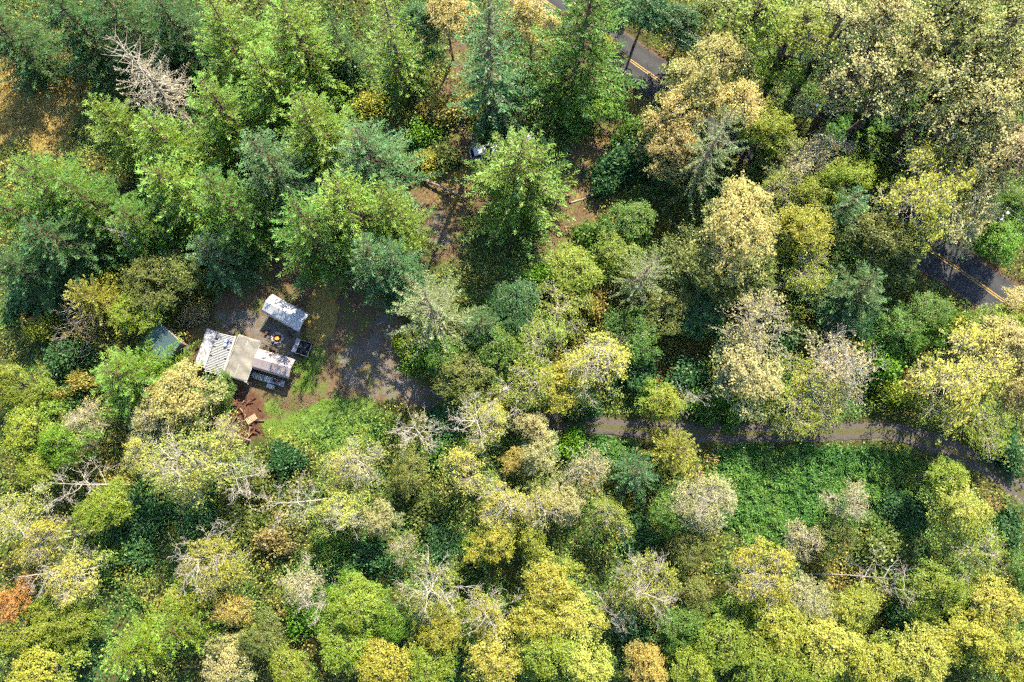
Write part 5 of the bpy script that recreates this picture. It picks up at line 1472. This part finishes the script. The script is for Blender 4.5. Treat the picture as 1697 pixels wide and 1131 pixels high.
# wood heap
def wood_heap():
    c = at(395, 690, 0)
    root = empty('firewood_heap', (c.x, c.y, 0))
    rg = random.Random(21)
    base = [MB().bar((-l / 2, 0, 0), (l / 2, 0, 0), r, 6, r * 0.9).mesh('log', mt) for l, r, mt in ((0.7, 0.13, M_LOG), (0.9, 0.11, M_REDLOG), (1.2, 0.09, M_LOG), (0.55, 0.15, M_REDLOG), (1.6, 0.10, M_WOOD))]
    k = 0
    while k < 120:
        px, py = rg.uniform(352, 440), rg.uniform(648, 728)
        if not ((px - 393) ** 2 / 44 ** 2 + (py - 690) ** 2 / 40 ** 2 < 1): continue
        q = at(px, py, 0) - c
        hgt = 0.10 + rg.random() * 0.75 * max(0, 1 - ((px - 388) ** 2 / 36 ** 2 + (py - 690) ** 2 / 32 ** 2))
        link('log', base[k % 5], root, (q.x, q.y, hgt), (0, rg.uniform(-0.25, 0.25), rg.uniform(0, 6.28)))
        k += 1
    tag(root, 'heap of red brown firewood logs at the lower left of the yard', 'firewood')
    p = at(417.5, 695, 0.4)
    r = empty('wooden_pallet', (p.x, p.y, 0.0), 0.62)
    for i in range(7): MB().box((-0.66 + 0.22 * i, 0, 0.62), (0.13, 0.85, 0.03)).build('slat', simple('pale_slat', (0.45, 0.33, 0.22), 0.8), r)
    for y in (-0.36, 0, 0.36): MB().box((0, y, 0.555), (1.5, 0.08, 0.09)).build('bearer', M_WOOD, r)
    for y in (-0.36, 0, 0.36): MB().box((0, y, 0.255), (0.12, 0.08, 0.50)).build('block', M_WOOD, r)
    tag(r, 'pale wooden pallet tilted on the red brown firewood heap', 'pallet')
wood_heap()

# fallen log, thin pole
a, b = at(688, 291, 0.3), at(771, 328, 0.3)
r = empty('fallen_log', ((a.x + b.x) / 2, (a.y + b.y) / 2, 0), math.atan2(b.y - a.y, b.x - a.x))
hl = (b - a).length / 2
MB().bar((-hl, 0, 0.25), (hl * 0.35, 0.05, 0.26), 0.22, 9, 0.17).build('butt_log', simple('grey_log', (0.27, 0.23, 0.20), 0.9, var=0.4, scale=3), r)
MB().bar((hl * 0.35, 0.05, 0.26), (hl, -0.02, 0.24), 0.165, 8, 0.09).build('top_log', simple('grey_log_top', (0.24, 0.20, 0.17), 0.9, var=0.4, scale=3), r)
for i in range(4): MB().bar((-hl * 0.5 + i * hl * 0.35, 0, 0.3), (-hl * 0.5 + i * hl * 0.35 + 0.2, 0.5 if i % 2 else -0.5, 0.5), 0.04, 5, 0.015).build('stub', M_WOOD, r)
tag(r, 'grey fallen log on the brown ground left of the star shaped fir', 'log')
a, b = at(944, 336, 0.2), at(1000, 319, 0.2)
o = MB().bar((0, 0, 0.06), (b.x - a.x, b.y - a.y, 0.22), 0.07, 7, 0.045).build('thin_pole', simple('pale_pole', (0.5, 0.46, 0.4), 0.8), None, (a.x, a.y, 0))
tag(o, 'thin pale pole lying on brown ground right of the star shaped fir', 'pole')

# ------------------------------------------------------------------ vehicles
def car(name, label, cpx, ang, paint, L=4.7, W=1.86, hgt=1.62, pickup=False):
    p = at(*cpx, 0.8)
    root = empty(name, (p.x, p.y, 0), ang)
    # body: lofted sections along x, nose at +x
    def sec(x, w, z0, z1):
        w /= 2
        return [(x, -w * 0.90, z0), (x, -w, z0 + 0.14), (x, -w, z1 - 0.16), (x, -w * 0.93, z1 - 0.03), (x, -w * 0.55, z1 + 0.015), (x, 0, z1 + 0.03), (x, w * 0.55, z1 + 0.015), (x, w * 0.93, z1 - 0.03), (x, w, z1 - 0.16), (x, w, z0 + 0.14), (x, w * 0.90, z0)]
    h = L / 2
    S = [(-h, W * 0.80, 0.42, 0.86), (-h + 0.12, W * 0.94, 0.34, 0.98), (-h + 0.7, W, 0.28, 1.03), (0, W, 0.26, 1.03), (h - 1.35, W, 0.28, 1.00), (h - 0.6, W * 0.97, 0.30, 0.93), (h - 0.18, W * 0.90, 0.34, 0.82), (h, W * 0.72, 0.42, 0.70)]
    m = MB().grid([sec(*s) for s in S])
    for s, rev in ((S[0], False), (S[-1], True)):
        v = sec(*s); m.add(v, [tuple(range(len(v)))[::-1] if rev else tuple(range(len(v)))])
    v0, v1 = sec(*S[0]), sec(*S[-1])
    m.build('body', paint, root, smooth=True)
    xa, xb = (-h + 0.10, h - 1.45) if not pickup else (-h + 2.05, h - 1.45)
    ca, cb = xa + 0.45, xb - 0.85
    if pickup: ca = xa + 0.12
    zt = hgt
    w0, w1 = W * 0.46, W * 0.39
    cabin = [(xa, -w0, 1.0), (xb, -w0, 1.0), (xb, w0, 1.0), (xa, w0, 1.0), (ca, -w1, zt), (cb, -w1, zt), (cb, w1, zt), (ca, w1, zt)]
    MB().add(cabin, [(0, 1, 5, 4), (2, 3, 7, 6), (1, 2, 6, 5), (3, 0, 4, 7)]).build('cabin', paint, root)
    P = [[(ca - 0.04 + (cb - ca + 0.08) * i / 6, -w1 * 1.03 + w1 * 2.06 * j / 6, zt + 0.005 + 0.05 * (1 - (2 * j / 6 - 1) ** 2) * (1 - 0.5 * (2 * i / 6 - 1) ** 2)) for j in range(7)] for i in range(7)]
    MB().grid(P, 0.03).build('roof', paint, root, smooth=True)
    def glass(nm, a, b, c, d, inset):
        a, b, c, d = map(Vector, (a, b, c, d))
        mid = (a + b + c + d) / 4
        n = (b - a).cross(d - a).normalized()
        if n.dot(mid - Vector(((ca + cb) / 2, 0, 1.2))) < 0: n = -n
        q = [x + (mid - x) * inset + n * 0.012 for x in (a, b, c, d)]
        MB().add(q + [x - n * 0.01 for x in q], [(0, 1, 2, 3), (7, 6, 5, 4), (0, 4, 5, 1), (1, 5, 6, 2), (2, 6, 7, 3), (3, 7, 4, 0)]).build(nm, M_GLASS, root)
    glass('windscreen', cabin[1], cabin[2], cabin[6], cabin[5], 0.10)
    glass('rear_window', cabin[3], cabin[0], cabin[4], cabin[7], 0.12)
    for (lo0, lo1, hi0, hi1) in ((0, 1, 4, 5), (3, 2, 7, 6)):
        A, B, Cc, Dd = map(Vector, (cabin[lo0], cabin[lo1], cabin[hi1], cabin[hi0]))
        for t0, t1 in ((0.0, 0.5), (0.5, 1.0)):
            glass('side_window', A.lerp(B, t0), A.lerp(B, t1), Dd.lerp(Cc, t1), Dd.lerp(Cc, t0), 0.14)
    for sx in (-h + 0.85, h - 0.9):
        for s in (-1, 1):
            w = MB().bar((sx, s * (W / 2 - 0.20), 0.34), (sx, s * (W / 2 + 0.02), 0.34), 0.34, 18).build('wheel', M_TYRE, root)
            MB().bar((sx, s * (W / 2 + 0.02), 0.34), (sx, s * (W / 2 + 0.03), 0.34), 0.21, 14).build('rim', M_STEEL, w)
    for s in (-1, 1):
        MB().box((h - 0.16, s * W * 0.33, 0.70), (0.16, 0.34, 0.14), s * -0.25).build('headlight', M_PORC, root)
        MB().box((-h + 0.05, s * W * 0.37, 0.84), (0.10, 0.22, 0.22)).build('tail_light', M_RED, root)
        MB().box((xb - 0.25, s * (W / 2 + 0.08), 1.05), (0.10, 0.2, 0.14)).build('mirror', paint, root)
    MB().box((h - 0.02, 0, 0.46), (0.14, W * 0.74, 0.16)).build('bumper', M_STEEL, root)
    MB().box((-h + 0.02, 0, 0.46), (0.14, W * 0.84, 0.18)).build('bumper', paint, root)
    if pickup:
        MB().box((-h + 1.05, 0, 1.045), (1.75, W * 0.84, 0.03)).build('bed_floor', M_DARK, root)
    tag(root, label, 'car')
car('parked_car', 'silver car mostly hidden under the star shaped fir, rear to the left', (805, 252), 0.22, M_SILVER)
car('parked_car', 'dark car under the star shaped fir, right of the silver car', (860, 233), 0.18, M_GREYP, pickup=True)

# ------------------------------------------------------------------ power line
def power_line():
    h = 9.5
    spots = [((1353, 176), 'utility pole with white insulator in front of the dark thicket'), ((1668, 354), 'utility pole with white insulator at the right edge above the road')]
    P1, P2 = at(1353, 176, h), at(1668, 354, h)
    d = (P2 - P1); d.z = 0; L = d.length; d.normalize(); nrm = Vector((-d.y, d.x, 0))
    tops = []
    for (px, lab), p in zip(spots, (P1, P2)):
        r = empty('utility_pole', (p.x, p.y, 0), math.atan2(nrm.y, nrm.x))
        MB().bar((0, 0, -0.1), (0, 0, h), 0.16, 9, 0.11).build('pole', M_POLE, r)
        MB().box((0, 0.14, h - 0.5), (2.2, 0.10, 0.12)).build('crossarm', M_WOOD, r)
        for x in (-1.0, -0.35, 1.0):
            MB().bar((x, 0.14, h - 0.44), (x, 0.14, h - 0.22), 0.07, 10, 0.09).build('insulator', M_PORC, r)
        MB().bar((0, 0, h), (0, 0, h + 0.28), 0.15, 12, 0.17).build('cap_insulator', M_PORC, r)
        MB().bar((0.05, -0.34, h - 2.2), (0.05, -0.34, h - 1.4), 0.24, 12).build('transformer', M_STEEL, r)
        tag(r, lab, 'utility pole', 'utility poles along the road')
        tops.append(p)
    labs = ['wire strung on the crossarm end nearest the road', 'wire strung on the crossarm between road and pole', 'wire strung on the crossarm end away from the road', 'lower cable hung on the utility poles']
    for (off, dz), lab in zip(((1.0, -0.2), (0.35, -0.2), (-1.0, -0.2), (0.1, -2.6)), labs):
        m = Tubes()
        A = P1 - d * L * 1.02; B = P2 + d * L * 0.6
        for s, e in ((A, P1), (P1, P2), (P2, B)):
            t = np.linspace(0, 1, 16)
            pts = np.array([[s.x + (e.x - s.x) * q + nrm.x * off, s.y + (e.y - s.y) * q + nrm.y * off, h + dz - 0.55 * 4 * q * (1 - q)] for q in t])
            m.add(pts, np.full(16, 0.014), 4)
        me = m.mesh('overhead_wire'); me.materials.clear(); me.materials.append(M_WIRE)
        tag(link('overhead_wire', me), lab, 'wire', 'wires along the road')
power_line()
